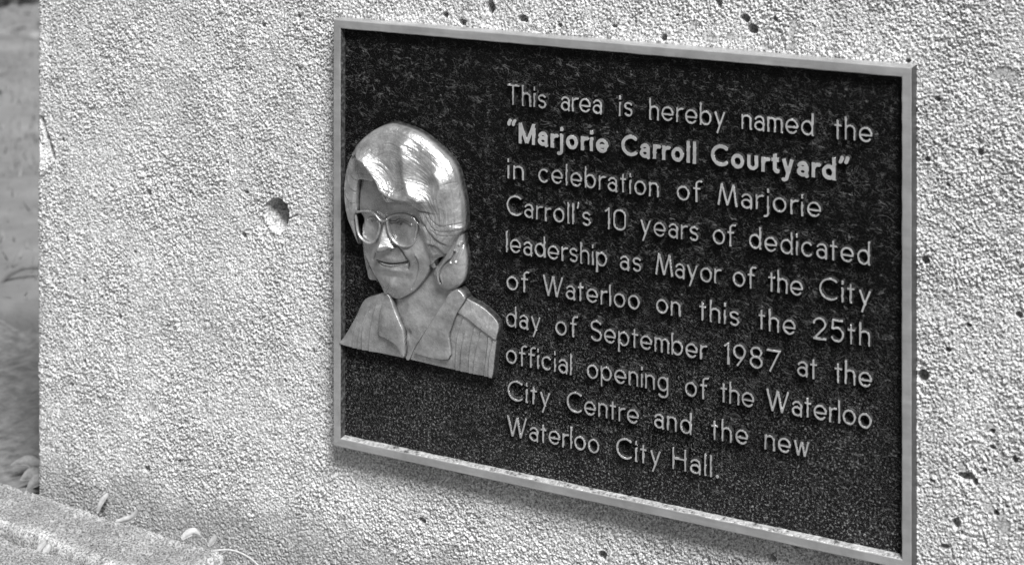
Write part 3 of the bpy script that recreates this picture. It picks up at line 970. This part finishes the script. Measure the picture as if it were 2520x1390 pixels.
def side_of(name):
    """signed offset from a carved line (positive to the left of its direction)"""
    c = CRV[name]
    best = np.full(RX.shape, 1e9)
    sgn = np.zeros(RX.shape)
    for a, b in zip(c[:-1], c[1:]):
        d = b - a
        t = np.clip(((RX - a[0]) * d[0] + (RZ - a[1]) * d[1]) / (d @ d + 1e-9), 0, 1)
        ex, ez = RX - a[0] - t * d[0], RZ - a[1] - t * d[1]
        q = ex ** 2 + ez ** 2
        s_ = d[0] * ez - d[1] * ex
        m = q < best
        best[m] = q[m]
        sgn[m] = np.sign(s_)[m]
    return sgn * np.sqrt(best)


def wallf(d, w=1.0):
    return sstep((d + 0.5 * w) / w)


SD = {k: poly_sd(RX, RZ, OUT[k]) for k in ('hair_outline', 'curl_outline', 'left_lock', 'face_outline', 'neck_outline', 'blouse_outline', 'collar_left', 'collar_right', 'nose_outline', 'mouth')}
SD['head'] = poly_sd(RX, RZ, head)
dh = np.maximum(SD['head'], 0)
dome = 8.5 + 11.0 * (1 - np.exp(-dh / 13.0))
tool = 0.18 * (vnoise(RX / 3.0, RZ / 6.0, 71) - 0.5) + 0.12 * (vnoise(RX / 1.3, RZ / 2.6, 72) - 0.5)     # chasing-tool marks

# --- face
f = 10.5 + 6.5 * (1 - np.exp(-np.maximum(SD['head'], 0) / 12.0)) - 1.3 * np.exp(-np.maximum(-SD['hair_outline'], 0) / 4.0) * (RZ > 345)
f += 1.6 * gauss('brow_mid', 22, 16, 0, 3, 22)
f += 1.2 * gauss('brow_mid', 26, 9, 0, 0, 12)
f -= 4.6 * gauss('eye_right', 10, 7.5, 0, 0, 1) + 4.4 * gauss('eye_left', 7, 7.5, 0, 0, 1)
f += 2.8 * gauss('eye_right', 5.2, 3.4, 0, 0.5, -0.8) + 2.5 * gauss('eye_left', 4.4, 3.4)
f -= 1.3 * gauss('eye_right', 1.3, 1.2, 0, -1.4, 0.0) + 1.1 * gauss('eye_left', 1.2, 1.2, 0, -0.6, 0.2)
f += 1.7 * line('lid_right', 1.1) + 1.4 * line('lid_left', 1.1)
f -= 0.9 * np.exp(-((side_of('lid_right') + 1.6) / 0.8) ** 2) * line('lid_right', 3.0)
f += 1.3 * line('brow_right', 2.0)
f -= 3.5 * gauss('left_gap', 3.5, 9)
f += 2.4 * gauss('cheek', 14, 16) + 2.6 * gauss('cheek_in', 10, 9)
f += 2.6 * gauss('chin', 11, 7) - 1.2 * gauss('chin', 12, 3.0, 0, 0, 10.5)
dn = SD['nose_outline']
zt, zb_ = OUTLINES['nose_outline'][0][1], OUTLINES['nose_outline'][5][1]
down = np.clip((zt - RZ) / (zt - zb_), 0, 1)
nose_c = OUT['nose_outline']
kt = int(np.argmin(np.hypot(*(nose_c - np.array(OUTLINES['nose_outline'][6])).T)))
left_edge, right_edge = nose_c[:kt], nose_c[kt:]
dl_ = seg_dist(RX, RZ, left_edge)
dr_ = seg_dist(RX, RZ, catmull(OUTLINES['nose_outline'][9:] + OUTLINES['nose_outline'][:1], False, 4))
tt = dl_ / (dl_ + dr_ + 1e-6)
prof = np.interp(tt, [0, 0.12, 0.30, 0.42, 0.75, 0.93, 1.0], [0.0, 0.45, 0.95, 1.0, 0.62, 0.40, 0.0])
f += (1.5 + 11.0 * down ** 1.15) * prof * (1 - np.exp(-np.maximum(dn, 0) / 1.0)) * (dn > 0)
f += 1.6 * gauss('nose_tip', 4.5, 4.0) - 2.2 * gauss('nostril', 1.6, 1.1, 0, 0, -2.2)
f -= 1.7 * line('smile', 1.9)
f += 1.8 * np.exp(-((side_of('smile') - 5.0) / 4.0) ** 2) * line('smile', 9.0)
f -= 1.4 * line('left_smile', 1.8)
f -= 0.9 * line('cheek_line', 0.8)
f += 0.8 * np.exp(-((side_of('cheek_line') - 2.0) / 1.8) ** 2) * line('cheek_line', 4.0)
dm = SD['mouth']
f += 1.5 * gauss('upper_lip', 13, 3.2) + 1.9 * gauss('lower_lip', 11, 2.4)
f -= 1.5 * sstep((dm + 0.8) / 1.6) + 1.6 * line('mouth_top', 1.0)
f -= 1.4 * gauss('mouth_right', 2.2, 2.2) + 1.4 * gauss('mouth_left', 2.2, 2.2)
teeth = sstep((dm - 0.5) / 0.8)
f += 1.6 * teeth * (0.85 + 0.15 * np.abs(np.sin(RX * 1.1)))
f += 0.5 * tool
wf = wallf(SD['face_outline'], 1.8)
f = f * wf - 1.5 * (1 - wf)
face_h = f

# --- neck
g = 5.0 + 2.2 * np.exp(-((RX - SPOTS['throat'][0]) / 16) ** 2) + 0.6 * tool - 2.0 * gauss('throat', 4, 5, 0, -1, -3)
wn_ = wallf(SD['neck_outline'], 1.2)
g = g * wn_ - 1.5 * (1 - wn_)
skin_h = np.maximum(face_h, g)

# --- hair
dhair = np.maximum(SD['hair_outline'], 0)
h = dome + 1.0 + 4.4 * np.sqrt(np.clip(1 - (1 - np.clip(dhair / 6.0, 0, 1)) ** 2, 0, 1)) - 2.0 * sstep((SD['head'] - 2) / -4.0)
upper = sstep((RZ - 400) / 14.0)
h -= 2.6 * gauss('hollow_top', 17, 17) + 2.4 * gauss('hollow_mid', 9, 17, 0.1) + 2.6 * gauss('hollow_side', 14, 19, -0.15) + 1.2 * gauss('hollow_rim', 6, 13, 0.3)
h += 2.5 * gauss('gleam_a', 12, 14, 0.2, -7, -8)
for nm, am, ln, bk in (('crest_a', 10.0, 9.5, 4.0), ('crest_b', 8.0, 9.0, 9.0), ('crest_c', 5.5, 7.5, 7.0)):
    sg = side_of(nm)
    far = seg_dist(RX, RZ, CRV[nm])
    h += am * np.where(sg > 0, np.exp(-(far / ln) ** 1.5), np.exp(-(far / bk) ** 1.6))
sf = side_of('fringe_fold')
h -= 3.2 * sstep((2.0 - sf) / 3.0) * line('fringe_fold', 11.0) * (RX < -240) * upper
h -= 1.3 * line('fringe_fold', 0.9)
for nm, am, wd in (('fringe_under', 1.6, 1.2), ('wave_mark', 0.8, 0.9), ('wave_left', 0.5, 1.0), ('side_crease', 1.4, 1.3), ('side_part', 2.2, 1.4), ('ear_lock', 2.3, 1.4),
                   ('strand_a', 0.9, 1.2), ('strand_b', 0.8, 1.2), ('strand_c', 0.6, 1.2), ('strand_d', 0.35, 1.2), ('left_strand_a', 1.1, 1.0), ('left_strand_b', 0.9, 1.0), ('left_strand_c', 0.9, 1.0)):
    sg = side_of(nm)
    far = _line_cache[nm] if nm in _line_cache else seg_dist(RX, RZ, CRV[nm])
    h -= 0.5 * am * line(nm, wd)
    h += 1.1 * am * sstep((sg + 0.5) / 1.0) * np.exp(-far / (3.2 * wd))
phi = np.arctan2(RZ - 420, RX + 225)
strand = vnoise(dhair / 1.5 + 0.6 * np.sin(phi * 5), phi * 3.0, 78) + 0.6 * vnoise(dhair / 0.8, phi * 5.0, 79)
h += 0.8 * (strand - 0.8) * (0.55 + 0.45 * (1 - upper))
h += 1.3 * tool * (1 + 0.8 * (1 - upper)) + 0.7 * (vnoise(RX / 11, RZ / 7, 75) - 0.5)
wh = wallf(SD['hair_outline'], 1.8)
h = h * wh - 1.5 * (1 - wh)
dc = np.maximum(SD['curl_outline'], 0)
c = 8.0 + 7.0 * (1 - np.exp(-dc / 6.0))
for nm, am in (('curl_in', 2.0), ('curl_in_b', 1.3), ('curl_in_c', 1.3)):
    c -= am * line(nm, 1.0)
    c += 0.5 * am * np.exp(-((np.abs(side_of(nm)) - 2.4) / 1.3) ** 2) * line(nm, 6)
c += 1.2 * tool
wc = wallf(SD['curl_outline'], 1.6)
c = c * wc - 1.5 * (1 - wc)
dl = np.maximum(SD['left_lock'], 0)
lk = 5.0 + 2.0 * (1 - np.exp(-dl / 3.0)) + 1.6 * (vnoise(RX / 2.0, RZ / 14.0, 77) - 0.5)
wl_ = wallf(SD['left_lock'], 1.0)
lk = lk * wl_ - 1.5 * (1 - wl_)
hair_h = np.maximum(np.maximum(h, c), lk)
skin_h = skin_h + 0
ear = 7.5 * gauss('earlobe', 3.0, 7.0, 0.15) ** 0.5
skin_h = np.where(ear > 2.0, np.maximum(skin_h, 12 + ear * 0.6), skin_h)

# --- blouse and collar
db = np.maximum(SD['blouse_outline'], 0)
bl = 8.0 + 2.6 * (1 - np.exp(-db / 7.0)) + 0.8 * tool
yk = side_of('yoke')
bl += 2.2 * sstep((yk + 0.7) / 1.4) * line('yoke', 9.0)
for i in range(10):
    nm = 'pleat_%d' % i
    sg = side_of(nm)
    far = seg_dist(RX, RZ, CRV[nm])
    bl += 1.9 * sstep((sg + 0.5) / 1.0) * np.exp(-far / 3.6)
    bl -= 0.7 * np.exp(-((sg + 0.8) / 0.8) ** 2) * np.exp(-(far / 3.0) ** 2)
wb = wallf(SD['blouse_outline'], 1.4) * wallf(-SD['neck_outline'] - 0.3, 1.4)
bl = bl * wb - 1.5 * (1 - wb)
col_h = {}
for nm in ('collar_left', 'collar_right'):
    d = np.maximum(SD[nm], 0)
    cc = 13.2 + 1.2 * (1 - np.exp(-d / 3.0)) + 0.4 * tool
    w_ = wallf(SD[nm], 1.0)
    col_h[nm] = cc * w_ - 1.5 * (1 - w_)


def carved_mask(*names, w=0.9):
    m = np.zeros(RX.shape)
    for n_ in names:
        m = np.maximum(m, line(n_, w))
    return m


def relief(name, H, sdist, paint_shade, parent):
    keep = H > -1.45
    kc = keep[:-1, :-1] | keep[1:, :-1] | keep[1:, 1:] | keep[:-1, 1:]
    q = grid_quads(*RX.shape)[kc.ravel()]
    used = np.unique(q)
    remap = np.full(RX.size, -1)
    remap[used] = np.arange(len(used))
    vv = np.stack([RX.ravel(), -(PL + H.ravel()), RZ.ravel()], 1)[used] / 1000
    pm = np.clip(paint_shade, 0, 1).ravel()[used]
    return link(name, mesh_from(name, vv, remap[q], mats=[M_relief], attrs={'paint_shade': pm}), parent)


def rim(d, a=0.75):
    return sstep((a - d) / 0.6)


portrait = relief('portrait', skin_h, SD['face_outline'],
                  np.maximum(rim(np.maximum(SD['face_outline'], SD['neck_outline'])),
                             np.maximum(0.65 * carved_mask('smile', 'left_smile', w=1.0),
                                        np.maximum(np.maximum(np.maximum(0.7 * gauss('eye_right', 1.5, 1.3, 0, -1.4, 0.0), np.maximum(0.7 * gauss('eye_left', 1.3, 1.3, 0, -0.6, 0.2), 0.6 * np.exp(-((side_of('lid_right') + 1.5) / 0.8) ** 2) * line('lid_right', 2.2))), 0.4 * carved_mask('cheek_line', w=0.7), 0.8 * np.exp(-(np.minimum(SD['hair_outline'], 0) / 1.6) ** 2)), np.maximum(np.maximum(0.9 * line('mouth_top', 0.95), 0.75 * line('mouth_low', 0.7)), 0.6 * np.exp(-(np.minimum(SD['face_outline'], 0) / 1.3) ** 2) * (SD['neck_outline'] > 0) * (SD['face_outline'] < 0.4))))), plaque)  # includes shade painted under the hairline, lids and jaw
portrait['label'] = 'relief head of a smiling woman with glasses, turned to the left'
hair = relief('hair', hair_h, SD['hair_outline'],
              np.maximum(rim(np.maximum(np.maximum(SD['hair_outline'], SD['curl_outline']), SD['left_lock'])),
                         0.85 * carved_mask('fringe_under', 'side_crease', 'side_part', 'ear_lock', 'curl_in', 'fringe_fold', w=0.75)), portrait)
blouse = relief('blouse', bl, SD['blouse_outline'], np.maximum(rim(SD['blouse_outline'], 1.1), np.maximum(0.5 * carved_mask('yoke', w=0.7), 0.75 * np.exp(-(np.minimum(np.maximum(SD['collar_left'], SD['collar_right']), 0) / 1.1) ** 2))), portrait)  # rim paint, and the collars' contact shade painted onto the blouse
for nm in ('collar_left', 'collar_right'):
    relief('collar', col_h[nm], SD[nm], rim(SD[nm], 0.75), portrait)


def tube(paths, ra, rb, n=10):
    V, F = [], []
    for pts, closed in paths:
        pts = np.asarray(pts, float)
        m = len(pts)
        base = len(V)
        for i in range(m):
            a = pts[(i - 1) % m] if closed or i else pts[i]
            b = pts[(i + 1) % m] if closed or i < m - 1 else pts[i]
            t = b - a
            t /= np.linalg.norm(t)
            y = np.array([0, 1.0, 0])
            s_ = np.cross(t, y)
            s_ /= np.linalg.norm(s_)
            up = np.cross(s_, t)
            for k in range(n):
                an = 2 * math.pi * k / n
                V.append(pts[i] + s_ * ra * math.cos(an) + up * rb * math.sin(an))
        for i in range(m if closed else m - 1):
            for k in range(n):
                p, q = base + i * n, base + ((i + 1) % m) * n
                F.append((p + k, p + (k + 1) % n, q + (k + 1) % n, q + k))
        if not closed:
            F.append(tuple(base + k for k in range(n))[::-1])
            F.append(tuple(base + (m - 1) * n + k for k in range(n)))
    return V, F


def lift(pts, fn):
    return [(x, -(PL + fn(x, z)), z) for x, z in pts]


xl = OUTLINES['lens_left'][0][0]
xn = SPOTS['brow_mid'][0]
xr = OUTLINES['lens_right'][7][0]


def spec_h(x, z):
    if x < xn:
        return 14.5 + 6.5 * (x - xl) / (xn - xl)
    return 21.0 - 3.0 * (x - xn) / (xr - xn)


def temple_h(x, z):
    return 18.0 - 2.5 * (x - xr) / 22.0


V, F = tube([(lift(catmull(OUTLINES['lens_left'], True, 3), spec_h), True),
             (lift(catmull(OUTLINES['lens_right'], True, 3), spec_h), True),
             (lift(catmull(OUTLINES['bridge'], False, 4), lambda x, z: 21.3), False),
             (lift(catmull(OUTLINES['temple'], False, 4), temple_h), False)], 1.4, 2.0)
V = np.array(V) / 1000
link('eyeglasses', mesh_from('eyeglasses', V, faces=F, mats=[M_relief], attrs={'paint_shade': np.zeros(len(V))}), portrait)

# ------------------------------------------------------------------ paving stones at the foot of the wall
def paving_stone(name, corners, top, h, seed, res=0.0022):
    """slab with worn rounded arrises; corners = four ground points, anticlockwise"""
    c_ = np.array(corners, float)
    L1 = max(np.linalg.norm(c_[1] - c_[0]), np.linalg.norm(c_[2] - c_[3]))
    L2 = max(np.linalg.norm(c_[3] - c_[0]), np.linalg.norm(c_[2] - c_[1]))
    n, m = max(int(L1 / res), 8), max(int(L2 / res), 8)
    A, B = np.meshgrid(np.linspace(-0.02, 1.02, n), np.linspace(-0.05, 1.05, m), indexing='ij')
    a = np.clip(A, 0, 1)[..., None]
    b = np.clip(B, 0, 1)[..., None]
    XY = (c_[0] * (1 - a) + c_[1] * a) * (1 - b) + (c_[3] * (1 - a) + c_[2] * a) * b
    d = np.minimum(np.minimum(A, 1 - A) * L1, np.minimum(B, 1 - B) * L2)
    wob = 0.006 * (vnoise(XY[..., 0] * 60, XY[..., 1] * 60, seed) - 0.5) + 0.004 * (vnoise(XY[..., 0] * 180, XY[..., 1] * 180, seed + 3) - 0.5)
    d = d + wob
    r = 0.011
    q = np.clip(d / r, -0.2, 1)
    zz = top - r * (1 - np.sqrt(np.clip(1 - (1 - q) ** 2, 0, 1)))
    zz = np.where(d < 0, top - r - (-d) * 12, zz)
    Xm, Ym = XY[..., 0] * 1000, XY[..., 1] * 1000
    zz = zz + 0.0026 * (vnoise(Xm / 4, Ym / 4, seed + 5) - 0.5) + 0.0012 * (vnoise(Xm / 2.2, Ym / 2.2, seed + 6) - 0.5) + 0.005 * (vnoise(Xm / 60, Ym / 60, seed + 7) - 0.5)
    zz = np.where(d < -0.004, top - h, zz)
    pitn = vnoise(Xm / 9, Ym / 9, seed + 9)
    zz = zz - 0.004 * sstep((pitn - 0.78) / 0.06)
    tn = (0.8 + 0.35 * vnoise(Xm / 35, Ym / 35, seed + 11)) * (1 + 0.5 * np.exp(-((d - 0.006) / 0.009) ** 2) * (0.4 + 1.2 * vnoise(Xm / 7, Ym / 7, seed + 12)))
    P = np.concatenate([XY, zz[..., None]], -1)
    return link(name, mesh_from(name, P, grid_quads(n, m), mats=[M_paver], attrs={'tone': tn, 'flatness': np.full(tn.shape, 0.2)}))


stones = [
    ([(-1.10, -0.052), (-0.432, -0.140), (-0.432, -0.047), (-1.10, 0.010)], 0.006, 'long grainy paving stone lying against the foot of the wall at its left end', 101),
    ([(-0.426, -0.145), (0.05, -0.185), (0.05, -0.062), (-0.426, -0.040)], -0.002, 'paving stone along the foot of the wall past the joint with the dry stalk', 111),
    ([(-0.99, -0.30), (-0.40, -0.33), (-0.40, -0.155), (-0.99, -0.072)], 0.000, 'nearest paving stone in the lower left corner, in front of the gap', 121),
]
for cs, top, lab, sd_ in stones:
    o = paving_stone('paving_stone', cs, top, 0.06, sd_)
    tag(o, lab, 'paving stone', 'paving stones in front of the wall')
pvx = np.linspace(-9, 9, 181)  # unseen sheet in front of the wall, added for the metal to reflect
pvy = np.linspace(-9, -0.36, 88)
X, Y = np.meshgrid(pvx, pvy, indexing='ij')
tag(link('unseen_pavement', mesh_from('unseen_pavement', np.stack([X, Y, 0.006 * (vnoise(X * 3, Y * 3, 131) - 0.5) - 0.004], -1), grid_quads(*X.shape),
    mats=[M_pave])), kind='structure')


# ------------------------------------------------------------------ petals, stalk, leaves, twig
def ribbon(name, path, width, cup, mat, taper=0.5, seed=0):
    """thin curved petal or leaf: spine path (metres), half widths shaped like a leaf, cupped across"""
    p = catmull(path, False, 5)
    n = len(p)
    m = 7
    V = []
    for i in range(n):
        t = p[min(i + 1, n - 1)] - p[max(i - 1, 0)]
        t = t / np.linalg.norm(t)
        ref = np.array([0.3, -0.9, 0.35])
        s_ = np.cross(t, ref)
        s_ /= np.linalg.norm(s_)
        nn = np.cross(s_, t)
        q = i / (n - 1)
        w = width * (math.sin(math.pi * min(max(q * 0.92 + 0.04, 0), 1)) ** taper)
        for j in range(m):
            a = (j / (m - 1) - 0.5) * 2
            V.append(p[i] + s_ * w * 0.5 * a - nn * cup * a * a * w)
    V = np.array(V)
    q = grid_quads(n, m)
    # second skin gives the petal its thickness
    nb = len(V)
    V2 = V + np.array([0.0, 0.0007, -0.0003])
    rimi = [i * m for i in range(n)] + [(n - 1) * m + j for j in range(1, m)] + [i * m + m - 1 for i in range(n - 2, -1, -1)] + [j for j in range(m - 2, 0, -1)]
    rq = [(rimi[i], rimi[(i + 1) % len(rimi)], rimi[(i + 1) % len(rimi)] + nb, rimi[i] + nb) for i in range(len(rimi))]
    return link(name, mesh_from(name, np.concatenate([V, V2]), np.concatenate([q, q[:, ::-1] + nb, np.array(rq)]), mats=[mat]))


petals = [
    ([(-0.643, -0.014, -0.006), (-0.641, -0.013, 0.003), (-0.637, -0.010, 0.011), (-0.633, -0.006, 0.016)], 0.0060, 0.35, 'pale petal standing upright in the gap between wall and stone'),
    ([(-0.606, -0.026, -0.004), (-0.597, -0.024, -0.001), (-0.586, -0.022, 0.004), (-0.578, -0.020, 0.014)], 0.007, 0.4, 'curled pale petal turned up like a hook, right of the upright one'),
    ([(-0.505, -0.034, 0.001), (-0.500, -0.030, 0.006), (-0.494, -0.026, 0.008), (-0.489, -0.022, 0.003)], 0.0085, 0.3, 'round cupped white petal on the back edge of the long stone'),
    ([(-0.474, -0.026, -0.004), (-0.470, -0.024, 0.002), (-0.466, -0.022, 0.009)], 0.0065, 0.3, 'small pointed pale petal at the foot of the wall, right of the round one'),
    ([(-0.633, -0.128, -0.005), (-0.630, -0.124, 0.003), (-0.624, -0.120, 0.010)], 0.0055, 0.35, 'narrow pale petal upright in the joint between the two front stones'),
    ([(-0.622, -0.130, -0.004), (-0.620, -0.126, 0.002), (-0.617, -0.122, 0.008)], 0.0070, 0.4, 'shorter pale petal beside the narrow one in the front joint'),
]
for path, w, cup, lab in petals:
    tag(ribbon('petal', path, w, cup, M_petal), lab, 'petal', 'fallen petals at the foot of the wall')

st = catmull([(-0.462, -0.050, 0.001), (-0.448, -0.044, 0.004), (-0.430, -0.040, 0.006), (-0.405, -0.044, 0.005), (-0.375, -0.058, 0.002)], False, 6)
V, F = tube([(st, False)], 0.0012, 0.0009, 7)
tag(link('dry_stalk', mesh_from('dry_stalk', V, faces=F, mats=[M_stalk])), 'thin pale dry grass stalk arching over the stone joint at the bottom edge', 'stalk')

leaves = [
    ([(-0.800, 0.028, -0.014), (-0.788, 0.034, -0.006), (-0.774, 0.038, -0.009), (-0.762, 0.046, -0.004)], 0.020, 0.10, 'rounded dead leaf at the left corner of the wall'),
    ([(-0.776, 0.012, -0.016), (-0.768, 0.016, -0.006), (-0.760, 0.022, 0.000), (-0.754, 0.032, 0.001)], 0.015, 0.16, 'small dead leaf propped against the left end of the wall'),
    ([(-0.846, 0.060, -0.016), (-0.828, 0.070, -0.010), (-0.812, 0.072, -0.013), (-0.800, 0.080, -0.010)], 0.016, 0.18, 'curled dead leaf farthest from the wall corner'),
]
for path, w, cup, lab in leaves:
    tag(ribbon('fallen_leaf', path, w, cup, M_leaf, 1.3), lab, 'leaf', 'dead leaves by the wall corner')

tw = catmull([(-1.335, 0.548, 0.0), (-1.325, 0.568, 0.018), (-1.305, 0.585, 0.028), (-1.285, 0.598, 0.026), (-1.262, 0.605, 0.010)], False, 6)
V, F = tube([(tw, False)], 0.003, 0.003, 7)
tag(link('fallen_twig', mesh_from('fallen_twig', V, faces=F, mats=[M_bark])), 'dark arching twig lying on the blurred lawn behind the wall', 'twig')

# dry grass and leaf litter behind the wall, too many to count
def blades(name, n, mat, xy, length, width, flat, seed):
    r = np.random.default_rng(seed)
    pts = xy(r, n)
    V = np.zeros((n, 4, 3))
    ang = r.uniform(0, 2 * math.pi, n)
    L = length * r.uniform(0.5, 1.3, n)
    tilt = r.uniform(0.1, 0.9, n) if not flat else r.uniform(1.2, 1.6, n)
    d = np.stack([np.cos(ang) * np.sin(tilt), np.sin(ang) * np.sin(tilt), np.cos(tilt)], 1)
    s_ = np.stack([-np.sin(ang), np.cos(ang), r.normal(0, 0.3, n)], 1)
    w = width * r.uniform(0.6, 1.3, n)
    z = 0.0 * L + r.uniform(-0.01, 0.02, n)
    base = np.stack([pts[:, 0], pts[:, 1], z], 1)
    V[:, 0] = base - s_ * w[:, None]
    V[:, 1] = base + s_ * w[:, None]
    V[:, 2] = base + d * L[:, None] + s_ * w[:, None] * (0.9 if flat else 0.25)
    V[:, 3] = base + d * L[:, None] - s_ * w[:, None] * (0.9 if flat else 0.25)
    o = link(name, mesh_from(name, V.reshape(-1, 3), np.arange(4 * n).reshape(-1, 4), mats=[mat], smooth=False))
    return o


def wedge(r, n):
    t = r.uniform(0, 1, n) ** 0.7
    cx_, cy_ = -1.05 - 2.6 * t, 0.52 + 2.5 * t
    sp = 0.35 + 0.5 * t
    return np.stack([cx_ + r.uniform(-1, 1, n) * sp, np.maximum(cy_ + r.uniform(-1, 1, n) * sp * 0.6, 0.5)], 1)


tag(blades('dry_grass', 9000, M_blade, wedge, 0.02, 0.0018, False, 5), 'short pale dry lawn grass blurred behind the left end of the wall', 'grass', kind='stuff')
tag(blades('leaf_litter', 160, M_leaf, lambda q, n: wedge(q, n) + np.array([-0.8, 0.8]), 0.045, 0.016, True, 6), 'scattered dead leaves lying on the blurred lawn', 'leaf litter', kind='stuff')

# hedge closing the lawn
hd = np.array([0.8925, 0.4511])
hn = np.array([-0.4511, 0.8925])
hc = np.array([-3.42, 2.80])
r = np.random.default_rng(9)
n = 9000
a = r.uniform(-1.6, 1.6, n)
dd = r.beta(1.2, 2.5, n) * 0.7
hz = r.uniform(0.02, 0.95, n) + 0.06 * np.sin(a * 7)
cen = np.stack([hc[0] + hd[0] * a + hn[0] * dd, hc[1] + hd[1] * a + hn[1] * dd, hz], 1)
v1 = r.normal(0, 1, (n, 3))
v1 /= np.linalg.norm(v1, axis=1)[:, None]
v2 = np.cross(v1, r.normal(0, 1, (n, 3)))
v2 /= np.linalg.norm(v2, axis=1)[:, None]
V = np.stack([cen - v1 * 0.03, cen + v2 * 0.016, cen + v1 * 0.03, cen - v2 * 0.016], 1)
hedge = bpy.data.objects.new('hedge', None)
C.objects.link(hedge)
tag(hedge, 'dark clipped hedge far behind the lawn at the top left', 'hedge')
link('foliage', mesh_from('foliage', V.reshape(-1, 3), np.arange(4 * n).reshape(-1, 4), mats=[M_hedge], smooth=False), hedge)
SV, SF = [], []
for k in range(14):
    b0 = hc + hd * (-1.5 + k * 0.23) + hn * 0.3
    stv = [(b0[0], b0[1], -0.03), (b0[0] + 0.03 * (k % 3 - 1), b0[1], 0.4), (b0[0] + 0.06 * (k % 2), b0[1] + 0.03, 0.85)]
    v_, f_ = tube([(catmull(stv, False, 4), False)], 0.012, 0.012, 7)
    SF += [tuple(i + len(SV) for i in f) for f in f_]
    SV += list(v_)
link('stem', mesh_from('stem', SV, faces=SF, mats=[M_bark]), hedge)

# loose grit and crumbs in the joints and along the foot of the wall
r = np.random.default_rng(15)
ctr = []
for k in range(420):
    t = r.uniform(0, 1)
    if k % 3 == 0:
        ctr.append((-0.80 + 0.37 * t, -0.108 - 0.055 * t + r.normal(0, 0.006), -0.006))
    elif k % 3 == 1:
        ctr.append((-0.745 + 0.45 * t, -0.014 - 0.02 * t + r.normal(0, 0.006), -0.010))
    else:
        ctr.append((r.uniform(-0.95, -0.40), r.uniform(-0.30, -0.03), 0.001))
ctr = np.array(ctr)
octa = np.array([(1, 0, 0), (-1, 0, 0), (0, 1, 0), (0, -1, 0), (0, 0, 1), (0, 0, -1)], float)
of = [(0, 2, 4), (2, 1, 4), (1, 3, 4), (3, 0, 4), (2, 0, 5), (1, 2, 5), (3, 1, 5), (0, 3, 5)]
GV, GF = [], []
for c_ in ctr:
    sz = 0.0009 + 0.0022 * r.random() ** 3
    GF += [tuple(i + len(GV) for i in f) for f in of]
    GV += list(c_ + octa * sz * r.uniform(0.5, 1.2, (6, 1)) + r.normal(0, sz * 0.2, (6, 3)))
tag(link('grit', mesh_from('grit', GV, faces=GF, mats=[M_leaf, ], smooth=False)), 'loose crumbs of grit in the joints of the paving stones', 'grit', kind='stuff')
